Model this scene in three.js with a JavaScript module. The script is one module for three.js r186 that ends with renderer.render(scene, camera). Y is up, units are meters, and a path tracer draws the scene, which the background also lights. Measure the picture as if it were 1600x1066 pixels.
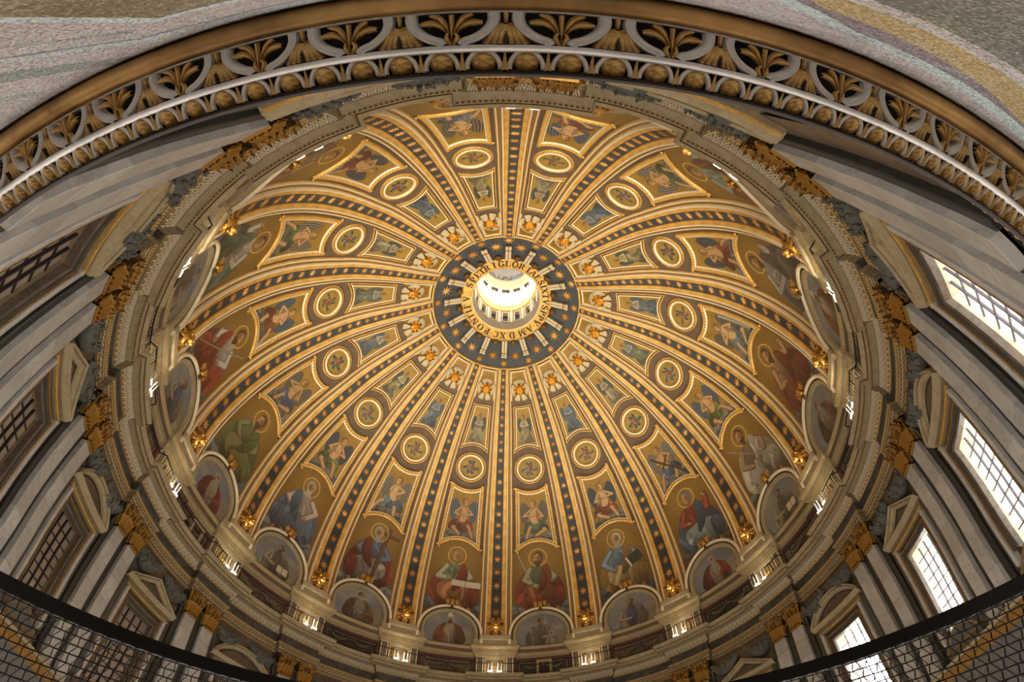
import * as THREE from 'three';
import { TextGeometry } from 'three/addons/geometries/TextGeometry.js';
import { FontLoader } from 'three/addons/loaders/FontLoader.js';
import { mergeGeometries } from 'three/addons/utils/BufferGeometryUtils.js';
import { RoundedBoxGeometry } from 'three/addons/geometries/RoundedBoxGeometry.js';

// ------------------------------------------------------------------ camera, sky, exposure
const scene = new THREE.Scene();
const V = (x, y, z) => new THREE.Vector3(x, y, z);
const camera = new THREE.PerspectiveCamera(2 * Math.atan(533 / 733.13) * 180 / Math.PI, 1600 / 1066, 0.05, 300);
{
  const tilt = 1.0218, yaw = 0.0259, roll = -0.0062, cz = 22.4354;
  const fw = V(Math.sin(yaw) * Math.cos(tilt), Math.sin(tilt), -Math.cos(yaw) * Math.cos(tilt));
  const r0 = V(Math.cos(yaw), 0, Math.sin(yaw)), u0 = r0.clone().cross(fw);
  const rt = r0.clone().multiplyScalar(Math.cos(roll)).addScaledVector(u0, Math.sin(roll));
  const up = u0.clone().multiplyScalar(Math.cos(roll)).addScaledVector(r0, -Math.sin(roll));
  camera.position.set(0, 0, cz);
  camera.quaternion.setFromRotationMatrix(new THREE.Matrix4().makeBasis(rt, up, fw.clone().negate()));
  scene.add(camera);
}
const renderer = new THREE.WebGLRenderer({ antialias: true });
renderer.toneMapping = THREE.LinearToneMapping;
renderer.toneMappingExposure = 1.0;
renderer.shadowMap.enabled = true;
scene.background = new THREE.Color(0.93, 0.97, 1.0);
scene.backgroundIntensity = 22;
const FLOOD = { color: new THREE.Color(1.0, 0.88, 0.66), intensity: 330, spread: 0.95 };
const NAVE = { color: new THREE.Color(1.0, 0.94, 0.88), intensity: 95, near: 98 };

// ------------------------------------------------------------------ small helpers
let seed = 7;
const rnd = () => { seed = (seed + 0x6D2B79F5) | 0; let t = Math.imul(seed ^ (seed >>> 15), 1 | seed); t = (t + Math.imul(t ^ (t >>> 7), 61 | t)) ^ t; return ((t ^ (t >>> 14)) >>> 0) / 4294967296; };
const rr = (a, b) => a + (b - a) * rnd();
const lerp = (a, b, t) => a + (b - a) * t, clamp = (x, a, b) => Math.min(b, Math.max(a, x));
function piece(X, Y) { return x => { if (x <= X[0]) return Y[0]; for (let i = 1; i < X.length; i++) if (x <= X[i]) return lerp(Y[i - 1], Y[i], (x - X[i - 1]) / (X[i] - X[i - 1])); return Y[Y.length - 1]; }; }
const used = new Map();
function numbered(n) { const k = used.get(n) || 0; used.set(n, k + 1); return k ? `${n}_${String(k).padStart(3, '0')}` : n; }
function tag(o, label, category, group) { o.userData.label = label; o.userData.category = category; if (group) o.userData.group = group; return o; }
function thing(name, label, category, at, group) { const o = new THREE.Group(); o.name = numbered(name); o.position.copy(at); scene.add(o); return tag(o, label, category, group); }
const HOURS = ['twelve', 'one', 'two', 'three', 'four', 'five', 'six', 'seven', 'eight', 'nine', 'ten', 'eleven'];
function clock(t) {                                                  // where a rib points round the oculus, read as a clock face
  const q = (((Math.round((6 + t * 0.75) * 4)) % 48) + 48) % 48, h = Math.floor(q / 4), m = q % 4;
  return m === 0 ? `${HOURS[h]} o'clock` : m === 1 ? `quarter past ${HOURS[h]}` : m === 2 ? `half past ${HOURS[h]}` : `quarter to ${HOURS[(h + 1) % 12]}`;
}

// ------------------------------------------------------------------ the plan of the building: a slightly oval drum and dome
// t counts sixteenths of the circle (0 = far side), h is a level of the elevation, r the distance from the axis
const K = Math.PI / 8, AZ = 0.02274;
const HK = [0, 2, 4, 6, 8, 10, 12, 14, 16, 20, 24, 30, 36, 42, 46, 56, 66];
const PLAN = [
  [7.5123, 8.513, 9.5004, 10.9307, 12.2324, 13.5625, 14.9266, 16.3225, 17.6525, 20.6805, 23.8495, 28.8411, 34.2844, 40.3122, 44.521, 54.1538, 63.5543],
  [0.9182, 0.9277, 0.9374, 0.9467, 0.9575, 0.967, 0.9751, 0.9814, 0.9889, 0.9916, 0.9922, 1.0025, 1.0234, 1.0508, 1.0575, 1.039, 1.013],
  [-0.0409, -0.0429, -0.0431, -0.0398, -0.034, -0.0268, -0.0194, -0.0125, -0.0068, 0.0027, 0.0096, 0.0145, 0.0142, 0.0098, 0.0066, 0.0019, -0.0007],
  [0.0744, 0.0771, 0.0771, 0.0719, 0.0647, 0.0577, 0.0523, 0.0483, 0.0454, 0.0404, 0.0349, 0.0258, 0.0169, 0.0091, 0.0053, 0.0001, -0.0026],
  [-0.0116, -0.0099, -0.0076, -0.0044, -0.0022, -0.0015, -0.0017, -0.0018, -0.0016, -0.0015, -0.0018, -0.0019, -0.0017, -0.0011, -0.0007, -0.0001, 0.0002],
  [-0.0519, -0.0542, -0.0544, -0.0498, -0.0419, -0.0319, -0.0214, -0.0115, -0.003, 0.0106, 0.0194, 0.0247, 0.0228, 0.0161, 0.0111, 0.0015, -0.0051],
  [0.04, 0.0345, 0.0271, 0.0156, 0.0064, 0.0014, -0.0014, -0.0045, -0.0083, -0.0157, -0.0192, -0.0188, -0.0151, -0.0098, -0.0064, -0.0008, 0.0028],
  [-0.0241, -0.0184, -0.0121, -0.0064, -0.0027, -0.0009, -0.0001, 0, -0.0001, -0.0002, -0.0003, -0.0004, -0.0003, -0.0002, -0.0001, -0, 0],
  [-0.1217, -0.1209, -0.1145, -0.0947, -0.07, -0.0478, -0.0308, -0.0192, -0.0127, -0.006, -0.0027, -0.0003, 0.0007, 0.0008, 0.0006, 0.0002, -0.0001]];
function hermite(X, Y) {
  const n = X.length, m = [];
  for (let i = 0; i < n; i++) {
    if (i === 0) m.push((Y[1] - Y[0]) / (X[1] - X[0])); else if (i === n - 1) m.push((Y[i] - Y[i - 1]) / (X[i] - X[i - 1]));
    else { const a = X[i] - X[i - 1], b = X[i + 1] - X[i]; m.push((a * a * Y[i + 1] - b * b * Y[i - 1] + (b * b - a * a) * Y[i]) / (a * b * (a + b))); }
  }
  return x => {
    if (x < X[0]) return Y[0] + m[0] * (x - X[0]);
    if (x > X[n - 1]) return Y[n - 1] + m[n - 1] * (x - X[n - 1]);
    let i = 0; while (i < n - 2 && x > X[i + 1]) i++;
    const h = X[i + 1] - X[i], t = (x - X[i]) / h, t2 = t * t, t3 = t2 * t;
    return (2 * t3 - 3 * t2 + 1) * Y[i] + (t3 - 2 * t2 + t) * h * m[i] + (-2 * t3 + 3 * t2) * Y[i + 1] + (t3 - t2) * h * m[i + 1];
  };
}
const H0 = -6, DH = 0.1, PT = [];
{ const fs = PLAN.map(y => hermite(HK, y)); for (let h = H0; h < 76; h += DH) PT.push(fs.map(f => f(h))); }
const row = new Float64Array(9);
function wp(t, h, r) {
  const f = (h - H0) / DH, i = clamp(Math.floor(f), 0, PT.length - 2), u = f - i, A = PT[i], B = PT[i + 1];
  for (let k = 0; k < 9; k++) row[k] = A[k] + (B[k] - A[k]) * u;
  const th = t * K, c1 = Math.cos(th), s1 = Math.sin(th), c2 = c1 * c1 - s1 * s1, s2 = 2 * s1 * c1, c3 = c1 * c2 - s1 * s2, s3 = s1 * c2 + c1 * s2, c4 = c2 * c2 - s2 * s2;
  const rho = r * (row[1] + row[2] * c1 + row[3] * c2 + row[4] * c3 + row[7] * c4), ph = th + row[5] * s1 + row[6] * s2 + row[8] * s3 + AZ;
  return V(-rho * Math.sin(ph), row[0], -rho * Math.cos(ph));
}
// elevation of the dome
const domeR = hermite([18, 20.4, 22.3, 24, 25.3, 26.5, 28.6, 31.3, 33.9, 36.1, 38.2, 39.7, 42, 43.6, 44.85, 46], [21.0, 20.95, 21, 21.03, 20.95, 20.8, 20.4, 19.6, 18.5, 17.2, 15.6, 14.3, 11.45, 9.05, 7.3, 5.7]);
const SH = [], SS = [];
for (let h = 19.6, s = 0, pr = 0; h <= 45.6; h += 0.05) { const r = domeR(h); if (SH.length) s += Math.hypot(0.05, r - pr); pr = r; SH.push(h); SS.push(s); }
const s20 = piece(SH, SS)(20.4); for (let i = 0; i < SS.length; i++) SS[i] -= s20;
function find(A, x) { let a = 0, b = A.length - 1; while (b - a > 1) { const m = (a + b) >> 1; if (A[m] > x) b = m; else a = m; } return a; }
function sOf(h) { const i = find(SH, h); return lerp(SS[i], SS[i + 1], (h - SH[i]) / (SH[i + 1] - SH[i])); }
function hOf(s) { const i = find(SS, s); return lerp(SH[i], SH[i + 1], (s - SS[i]) / (SS[i + 1] - SS[i])); }
function dm(t, s, n) { const h = hOf(s), r = domeR(h), d = (domeR(h + 0.05) - domeR(h - 0.05)) / 0.1, L = Math.hypot(1, d); return wp(t, h + n * d / L, r - n / L); }
const Fdome = tc => (x, y, z) => dm(tc - x / (domeR(hOf(y)) * K), y, z);            // x to the right, y up the shell, z into the room
const Fwall = (tc, R) => (x, y, z) => wp(tc - x / (R * K), y, R - z);
const DL = Math.hypot(2.85, 1.4);
const Fdisc = tc => (x, y, z) => { const r = 7.35 - y * 2.85 / DL - z * 1.4 / DL, h = 44.85 + y * 1.4 / DL - z * 2.85 / DL; return wp(tc - x / (Math.max(r, 1) * K), h, r); };
function frame(F, x, y, z, k = 1, turn = 0) {                          // a rigid place on a curved face
  const e = 0.05, o = F(x, y, z), ex = F(x + e, y, z).sub(F(x - e, y, z)).normalize(), ey = F(x, y + e, z).sub(F(x, y - e, z));
  ey.addScaledVector(ex, -ey.dot(ex)).normalize();
  const m = new THREE.Matrix4().makeBasis(ex, ey, ex.clone().cross(ey)).setPosition(o);
  if (turn) m.multiply(new THREE.Matrix4().makeRotationZ(turn));
  return m.multiply(new THREE.Matrix4().makeScale(k, k, k));
}
function place(o, m, parent) {                                          // puts o at the world matrix m under a parent that is only shifted
  const p = parent ? parent.getWorldPosition(V()) : V(0, 0, 0);
  m.clone().decompose(o.position, o.quaternion, o.scale); o.position.sub(p);
  (parent || scene).add(o); return o;
}

// ------------------------------------------------------------------ mesh building
class MB {
  constructor() { this.p = []; this.u = []; this.i = []; }
  v(q, a = 0, b = 0) { this.p.push(q.x, q.y, q.z); this.u.push(a, b); return this.p.length / 3 - 1; }
  grid(nu, nv, f, g) {
    const s = this.p.length / 3;
    for (let j = 0; j <= nv; j++) for (let i = 0; i <= nu; i++) { const a = i / nu, b = j / nv, q = f(a, b), w = g ? g(a, b) : [a, b]; this.v(q, w[0], w[1]); }
    for (let j = 0; j < nv; j++) for (let i = 0; i < nu; i++) { const a = s + j * (nu + 1) + i, b = a + 1, c = a + nu + 1, d = c + 1; this.i.push(a, b, d, a, d, c); }
    return this;
  }
  // prof: list of runs, each a list of [offset to the left of the path, height]; a run is smooth, runs meet at edges
  sweep(map, path, prof, closed = false, step = 0.6) {
    const P = [], n0 = path.length, segs = closed ? n0 : n0 - 1;
    for (let i = 0; i < segs; i++) { const a = path[i], b = path[(i + 1) % n0], L = Math.hypot(b[0] - a[0], b[1] - a[1]), k = Math.max(1, Math.ceil(L / step)); for (let j = 0; j < k; j++) P.push([lerp(a[0], b[0], j / k), lerp(a[1], b[1], j / k)]); }
    P.push(closed ? P[0] : path[n0 - 1]);
    const n = P.length, N = [], cut = [0]; let len = [0];
    const dir = i => { const a = P[i], b = P[i + 1], L = Math.hypot(b[0] - a[0], b[1] - a[1]) || 1; return [(b[0] - a[0]) / L, (b[1] - a[1]) / L]; };
    for (let i = 0; i < n; i++) {
      const d1 = i > 0 ? dir(i - 1) : closed ? dir(n - 2) : dir(0), d2 = i < n - 1 ? dir(i) : closed ? dir(0) : dir(n - 2);
      const c = d1[0] * d2[0] + d1[1] * d2[1], k = 1 / Math.max(0.25, 1 + c);
      N.push([-(d1[1] + d2[1]) * k, (d1[0] + d2[0]) * k]);
      if (i > 0) len.push(len[i - 1] + Math.hypot(P[i][0] - P[i - 1][0], P[i][1] - P[i - 1][1]));
      if (i > 0 && i < n - 1 && c < 0.86) cut.push(i);
    }
    cut.push(n - 1);
    const runs = Array.isArray(prof[0][0]) ? prof : prof.slice(1).map((q, i) => [prof[i], q]);
    for (let c = 0; c < cut.length - 1; c++) {
      const i0 = cut[c], m = cut[c + 1] - i0; if (m < 1) continue;
      let w = 0;
      for (const run of runs) {
        const wl = [w]; for (let j = 1; j < run.length; j++) wl.push(wl[j - 1] + Math.hypot(run[j][0] - run[j - 1][0], run[j][1] - run[j - 1][1])); w = wl[wl.length - 1];
        const s = this.p.length / 3;
        for (let j = 0; j < run.length; j++) for (let i = 0; i <= m; i++) { const q = P[i0 + i], nn = N[i0 + i]; this.v(map(q[0] + nn[0] * run[j][0], q[1] + nn[1] * run[j][0], run[j][1]), len[i0 + i], wl[j]); }
        for (let j = 0; j < run.length - 1; j++) for (let i = 0; i < m; i++) { const a = s + j * (m + 1) + i, b = a + 1, e = a + m + 1, d = e + 1; this.i.push(a, b, d, a, d, e); }
      }
    }
    return this;
  }
  // a block on a face with chamfered front edges; sub divides it along x and y
  slab(F, x0, x1, y0, y1, z0, z1, b = 0.03, sub = 1.0) {
    const nx = Math.max(1, Math.ceil((x1 - x0) / sub)), ny = Math.max(1, Math.ceil((y1 - y0) / sub));
    this.grid(nx, ny, (u, v) => F(lerp(x0 + b, x1 - b, u), lerp(y0 + b, y1 - b, v), z1), (u, v) => [x0 + (x1 - x0) * u, y0 + (y1 - y0) * v]);
    return this.sweep(F, [[x0, y0], [x1, y0], [x1, y1], [x0, y1]], [[0, z0], [0, z1 - b], [b, z1]], true, sub);
  }
  // a flat plate of any outline
  plate(F, pts, z, uvf) {
    const tris = THREE.ShapeUtils.triangulateShape(pts.map(p => new THREE.Vector2(p[0], p[1])), []), s = this.p.length / 3;
    for (const p of pts) { const w = uvf ? uvf(p) : p; this.v(F(p[0], p[1], z), w[0], w[1]); }
    for (const t of tris) this.i.push(s + t[0], s + t[1], s + t[2]);
    return this;
  }
  tube(pts, rad, sides = 6, cap = true) {                              // pts: Vector3 list; rad: number or function of 0..1
    const n = pts.length, s = this.p.length / 3; let up = V(0, 1, 0);
    for (let i = 0; i < n; i++) {
      const d = pts[Math.min(n - 1, i + 1)].clone().sub(pts[Math.max(0, i - 1)]).normalize();
      if (Math.abs(d.dot(up)) > 0.95) up = V(d.y, d.z, d.x);
      const a = d.clone().cross(up).normalize(), b = a.clone().cross(d), R = typeof rad === 'function' ? rad(i / (n - 1)) : rad; up = b.clone();
      for (let k = 0; k <= sides; k++) { const w = k / sides * Math.PI * 2; this.v(pts[i].clone().addScaledVector(a, Math.cos(w) * R).addScaledVector(b, Math.sin(w) * R), k / sides, i / n); }
    }
    for (let i = 0; i < n - 1; i++) for (let k = 0; k < sides; k++) { const a = s + i * (sides + 1) + k, b = a + 1, c = a + sides + 1, d = c + 1; this.i.push(a, c, b, b, c, d); }
    if (cap) for (const e of [0, n - 1]) { const c = this.v(pts[e]); for (let k = 0; k < sides; k++) this.i.push(c, s + e * (sides + 1) + k, s + e * (sides + 1) + k + 1); }
    return this;
  }
  geo(g, m) {                                                          // appends another geometry, moved by a matrix or bent by a function
    const s = this.p.length / 3, P = g.attributes.position, U = g.attributes.uv, q = V();
    for (let i = 0; i < P.count; i++) { q.fromBufferAttribute(P, i); const w = typeof m === 'function' ? m(q.x, q.y, q.z) : m ? q.clone().applyMatrix4(m) : q.clone(); this.v(w, U ? U.getX(i) : 0, U ? U.getY(i) : 0); }
    if (g.index) for (let i = 0; i < g.index.count; i++) this.i.push(s + g.index.getX(i)); else for (let i = 0; i < P.count; i++) this.i.push(s + i);
    return this;
  }
  geometry(o) {
    const g = new THREE.BufferGeometry(), p = new Float32Array(this.p);
    if (o) for (let i = 0; i < p.length; i += 3) { p[i] -= o.x; p[i + 1] -= o.y; p[i + 2] -= o.z; }
    g.setAttribute('position', new THREE.BufferAttribute(p, 3)); g.setAttribute('uv', new THREE.BufferAttribute(new Float32Array(this.u), 2)); g.setIndex(this.i);
    g.computeVertexNormals(); return g;
  }
  build(name, mat, parent) {                                            // parent: a thing, or a part of one
    let top = parent; while (top && top.parent && top.parent !== scene) top = top.parent;
    const o = mesh(name, this.geometry(top ? top.position : null), mat); (parent || scene).add(o);
    if (!parent) o.name = numbered(name);
    return o;
  }
}
function mesh(name, g, mat) { const o = new THREE.Mesh(g, mat); o.name = name; o.castShadow = o.receiveShadow = true; return o; }
function structure(mb, name, mat) { const o = mb.build(name, mat); o.userData.kind = 'structure'; return o; }
const TR = (x, y, z, rx = 0, ry = 0, rz = 0, sx = 1, sy = sx, sz = sx) => new THREE.Matrix4().compose(V(x, y, z), new THREE.Quaternion().setFromEuler(new THREE.Euler(rx, ry, rz)), V(sx, sy, sz));
function arc(cx, cy, r, a0, a1, n, ry = r) { const o = []; for (let i = 0; i <= n; i++) { const a = a0 + (a1 - a0) * i / n; o.push([cx + r * Math.cos(a), cy + ry * Math.sin(a)]); } return o; }
function joined(list) { const m = new MB(); for (const [g, t] of list) m.geo(g, t); return m.geometry(); }

// ------------------------------------------------------------------ materials
function noiseTexture(n, size, paint) {                                 // a seamless computed texture, size metres across
  const d = new Uint8Array(n * n * 4), lat = k => { const g = new Float32Array(k * k).map(() => rnd()); return (x, y) => { const fx = x * k, fy = y * k, i = Math.floor(fx), j = Math.floor(fy), u = fx - i, v = fy - j, s = u * u * (3 - 2 * u), t = v * v * (3 - 2 * v), G = (a, b) => g[((b % k + k) % k) * k + ((a % k + k) % k)]; return lerp(lerp(G(i, j), G(i + 1, j), s), lerp(G(i, j + 1), G(i + 1, j + 1), s), t); }; };
  const L = [lat(4), lat(9), lat(21), lat(50)], fbm = (x, y) => L[0](x, y) * 0.45 + L[1](x, y) * 0.27 + L[2](x, y) * 0.17 + L[3](x, y) * 0.11;
  for (let j = 0; j < n; j++) for (let i = 0; i < n; i++) { const c = paint(i / n, j / n, fbm, i, j); const o = (j * n + i) * 4; d[o] = clamp(c[0], 0, 255); d[o + 1] = clamp(c[1], 0, 255); d[o + 2] = clamp(c[2], 0, 255); d[o + 3] = 255; }
  const t = new THREE.DataTexture(d, n, n); t.wrapS = t.wrapT = THREE.RepeatWrapping; t.magFilter = THREE.LinearFilter; t.minFilter = THREE.LinearMipmapLinearFilter; t.generateMipmaps = true; t.colorSpace = THREE.SRGBColorSpace; t.repeat.set(1 / size, 1 / size); t.needsUpdate = true; return t;
}
const std = (o) => new THREE.MeshStandardMaterial({ side: THREE.DoubleSide, ...o });
const mix3 = (a, b, t) => [lerp(a[0], b[0], t), lerp(a[1], b[1], t), lerp(a[2], b[2], t)];
const marble = (base, vein, amount) => noiseTexture(256, 3, (x, y, f) => { const w = f(x, y), v = Math.pow(1 - Math.abs(2 * f((x + 0.37) % 1, y) - 1), 9); return mix3(mix3(base, vein, clamp((w - 0.35) * 0.9, 0, 1) * 0.5), vein, v * amount); });
const speck = (cols, size, k) => noiseTexture(256, size, (x, y, f, i, j) => { const h = Math.sin((Math.floor(i / k) * 127.1 + Math.floor(j / k) * 311.7)) * 43758.5453, q = h - Math.floor(h), w = f(x, y), c = cols[Math.floor(q * cols.length)]; const m = 0.82 + w * 0.36; return [c[0] * m, c[1] * m, c[2] * m]; });
const M = {
  paleMarble: [0, 1, 2].map(i => std({ map: marble([172 - i * 8, 168 - i * 8, 162 - i * 8], [128, 124, 118], 0.5), roughness: 0.42 })),
  darkMarble: std({ map: marble([66, 63, 56], [38, 36, 32], 0.7), roughness: 0.4 }),
  greenMarble: std({ map: marble([44, 45, 41], [28, 28, 26], 0.8), roughness: 0.4 }),
  brownMarble: std({ map: marble([96, 82, 66], [60, 50, 40], 0.7), roughness: 0.5 }),
  stone: std({ map: marble([158, 142, 108], [126, 108, 74], 0.5), roughness: 0.7 }),
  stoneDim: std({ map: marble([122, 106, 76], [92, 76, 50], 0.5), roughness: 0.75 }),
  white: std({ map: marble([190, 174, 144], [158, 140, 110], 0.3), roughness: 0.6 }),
  brown: std({ map: speck([[94, 76, 58], [84, 67, 51], [102, 83, 64], [78, 62, 46]], 2.4, 2), roughness: 0.75 }),
  frieze: std({ map: marble([84, 78, 68], [52, 46, 38], 0.9), roughness: 0.6 }),
  blue: std({ map: speck([[46, 50, 56], [54, 57, 60], [42, 45, 50], [60, 62, 64]], 2.4, 2), roughness: 0.6 }),
  goldTile: std({ map: speck([[140, 108, 38], [126, 94, 30], [162, 128, 52], [92, 66, 20], [148, 116, 46]], 2.2, 4), roughness: 0.42, metalness: 0.25 }),
  gold: std({ color: 0xb0823a, roughness: 0.36, metalness: 0.7 }),
  goldFlat: std({ map: speck([[206, 160, 80], [190, 144, 66], [220, 176, 96]], 1.6, 3), roughness: 0.42, metalness: 0.35 }),
  goldDim: std({ map: speck([[150, 108, 46], [128, 92, 40], [168, 124, 58], [96, 70, 34]], 1.2, 4), roughness: 0.5, metalness: 0.3 }),
  goldDark: std({ color: 0x68481f, roughness: 0.45, metalness: 0.6 }),
  red: std({ color: 0x4a241c, roughness: 0.6 }),
  iron: std({ color: 0x12100e, roughness: 0.85 }),
  black: std({ color: 0x17110c, roughness: 0.9 }),
  gildWorn: std({ map: noiseTexture(256, 0.35, (x, y, f) => { const w = f(x, y); return mix3([140, 104, 56], [242, 202, 126], clamp(w * 1.7 - 0.35, 0, 1)); }), roughness: 0.3, metalness: 0.5 }),
  paint: std({ map: noiseTexture(256, 0.6, (x, y, f) => { const w = f(x, y); return mix3([188, 184, 180], [226, 223, 220], clamp(w * 1.6 - 0.3, 0, 1)); }), roughness: 0.55 }),
  umber: std({ map: noiseTexture(128, 0.5, (x, y, f) => mix3([26, 18, 12], [48, 36, 24], f(x, y))), roughness: 0.8 }),
  ochre: std({ map: noiseTexture(256, 0.9, (x, y, f) => mix3([140, 106, 60], [196, 156, 96], clamp(f(x, y) * 1.8 - 0.4, 0, 1))), roughness: 0.4, metalness: 0.3 }),
  fruit: std({ map: marble([86, 84, 74], [48, 46, 40], 0.6), roughness: 0.7 }),
  glass: new THREE.MeshPhysicalMaterial({ color: 0xffffff, transmission: 1, thickness: 0, roughness: 0.05, ior: 1.5 }),
  shut: std({ map: noiseTexture(128, 1.2, (x, y, f) => mix3([126, 112, 98], [152, 138, 124], f(x, y))), roughness: 0.35 }),
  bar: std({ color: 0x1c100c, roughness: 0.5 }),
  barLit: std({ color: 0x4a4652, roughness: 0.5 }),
  lamp: std({ color: 0xffffff, emissive: new THREE.Color(1, 0.93, 0.78), emissiveIntensity: 5 }),
  whiteMetal: std({ color: 0xcfc8b8, roughness: 0.5 }),
  ink: std({ color: 0x241a10, roughness: 0.7 }),
  floor: std({ map: marble([150, 138, 122], [110, 98, 84], 0.5), roughness: 0.5 }),
  feather: std({ map: marble([186, 170, 136], [136, 118, 86], 0.4), roughness: 0.6 }),
  ivory: std({ map: marble([224, 210, 178], [186, 168, 132], 0.3), roughness: 0.55 }),
  mosaicGrey: std({ map: speck([[96, 98, 96], [78, 80, 80], [118, 116, 108], [60, 62, 62]], 2.2, 3), roughness: 0.6 }),
  gilding: std({ color: 0x98702f, roughness: 0.42, metalness: 0.6 }),
  bell: std({ color: 0x3c2a12, roughness: 0.55, metalness: 0.4 }),
  outer: std({ color: 0x8a8178, roughness: 0.9 }),
};

// ------------------------------------------------------------------ pictures in mosaic (flat pictures, painted on canvases)
function canvasTexture(w, h, draw) {
  const c = document.createElement('canvas'); c.width = w; c.height = h; const g = c.getContext('2d'); draw(g, w, h);
  const t = new THREE.CanvasTexture(c); t.colorSpace = THREE.SRGBColorSpace; t.magFilter = THREE.LinearFilter; t.anisotropy = 4; return t;
}
const shade = (c, k) => { const n = parseInt(c.slice(1), 16), f = x => clamp(Math.round(x * k), 0, 255); return `rgb(${f(n >> 16)},${f((n >> 8) & 255)},${f(n & 255)})`; };
function blob(g, pts, fill) {
  g.beginPath(); const n = pts.length, mid = i => [(pts[i % n][0] + pts[(i + 1) % n][0]) / 2, (pts[i % n][1] + pts[(i + 1) % n][1]) / 2];
  const m0 = mid(n - 1); g.moveTo(m0[0], m0[1]);
  for (let i = 0; i < n; i++) { const m = mid(i); g.quadraticCurveTo(pts[i][0], pts[i][1], m[0], m[1]); }
  g.closePath(); g.fillStyle = fill; g.fill();
}
function cloth(g, pts, col, folds = 9) {                                // a drapery: a filled outline with folds
  const xs = pts.map(p => p[0]), ys = pts.map(p => p[1]), x0 = Math.min(...xs), x1 = Math.max(...xs), y0 = Math.min(...ys), y1 = Math.max(...ys);
  blob(g, pts, shade(col, 0.8)); g.save(); g.clip();
  for (let i = 0; i < folds; i++) {
    const a = rr(x0, x1), b = a + rr(-0.3, 0.3) * (x1 - x0), c = rr(y0 - 4, y1), d = c + rr(0.25, 0.7) * (y1 - y0), lw = rr(0.04, 0.13) * (x1 - x0);
    g.strokeStyle = i % 2 ? shade(col, rr(1.05, 1.3)) : shade(col, rr(0.42, 0.65)); g.lineWidth = lw; g.lineCap = 'round'; g.globalAlpha = 0.6;
    g.beginPath(); g.moveTo(a, c); g.quadraticCurveTo(b + rr(-10, 10), (c + d) / 2, b, d); g.stroke();
  }
  g.globalAlpha = 1; const e = g.createLinearGradient(x0, y0, x1, y1); e.addColorStop(.3, 'rgba(12,8,6,0)'); e.addColorStop(1, 'rgba(12,8,6,.55)'); g.fillStyle = e; g.fillRect(x0 - 5, y0 - 5, x1 - x0 + 10, y1 - y0 + 10);
  g.restore(); g.globalAlpha = 1;
}
function limb(g, pts, w, col) {
  g.lineCap = 'round'; g.lineJoin = 'round'; g.strokeStyle = shade(col, 0.62); g.lineWidth = w; g.beginPath(); pts.forEach((p, i) => i ? g.lineTo(p[0], p[1]) : g.moveTo(p[0], p[1])); g.stroke();
  g.strokeStyle = col; g.lineWidth = w * 0.62; g.beginPath(); pts.forEach((p, i) => i ? g.lineTo(p[0] - w * 0.08, p[1] - w * 0.08) : g.moveTo(p[0] - w * 0.08, p[1] - w * 0.08)); g.stroke();
}
function oval(g, x, y, a, b, fill, rot = 0) { g.beginPath(); g.ellipse(x, y, a, b, rot, 0, 7); g.fillStyle = fill; g.fill(); }
function head(g, x, y, r, s) {
  if (s.halo) { g.strokeStyle = 'rgba(214,176,96,.8)'; g.lineWidth = r * 0.16; g.beginPath(); g.ellipse(x, y - r * 0.1, r * 1.75, r * 1.75, 0, 0, 7); g.stroke(); }
  oval(g, x, y + r * 1.1, r * 0.45, r * 0.6, shade(s.skin, 0.7)); oval(g, x + r * 0.1, y - r * 0.2, r * 0.98, r * 1.15, s.hair);
  oval(g, x - r * 0.12, y + r * 0.05, r * 0.72, r * 0.98, s.skin); oval(g, x + r * 0.25, y + r * 0.1, r * 0.42, r * 0.8, shade(s.skin, 0.75));
  if (s.beard) blob(g, [[x - r * .7, y + r * .4], [x, y + r * .55], [x + r * .7, y + r * .3], [x + r * .5, y + r * 1.5], [x - r * .1, y + r * 2.1], [x - r * .6, y + r * 1.4]], s.beard);
  g.fillStyle = 'rgba(40,24,14,.85)'; g.fillRect(x - r * .5, y - r * .12, r * .28, r * .13); g.fillRect(x + r * .05, y - r * .12, r * .28, r * .13);
  g.fillStyle = shade(s.skin, 0.6); g.fillRect(x - r * .16, y - r * .05, r * .12, r * .42); g.fillStyle = 'rgba(120,60,44,.8)'; g.fillRect(x - r * .3, y + r * .52, r * .4, r * .1);
}
function tiles(g, w, h, k, a) { for (let i = 0; i < w * h / (k * k) * 0.5; i++) { g.fillStyle = rnd() < 0.5 ? `rgba(30,18,6,${a})` : `rgba(240,214,150,${a * 0.8})`; g.fillRect(Math.floor(rnd() * w / k) * k, Math.floor(rnd() * h / k) * k, k, k); } }
function goldGround(g, w, h, c0, c1) { g.fillStyle = c0; g.fillRect(0, 0, w, h); for (let i = 0; i < 60; i++) { g.globalAlpha = 0.12; oval(g, rr(0, w), rr(0, h), rr(8, w * .3), rr(6, w * .2), rnd() < 0.5 ? c1 : shade(c0, 0.8)); } g.globalAlpha = 1; }
function clouds(g, list, c) { for (const [x, y, r] of list) for (let i = 0; i < 5; i++) { const a = x + rr(-r, r), b = y + rr(-r * .5, r * .5), q = r * rr(.4, .75); oval(g, a, b, q, q * .75, shade(c, rr(.55, .8))); oval(g, a - q * .15, b - q * .2, q * .75, q * .5, shade(c, rr(.85, 1.1))); } }
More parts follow.
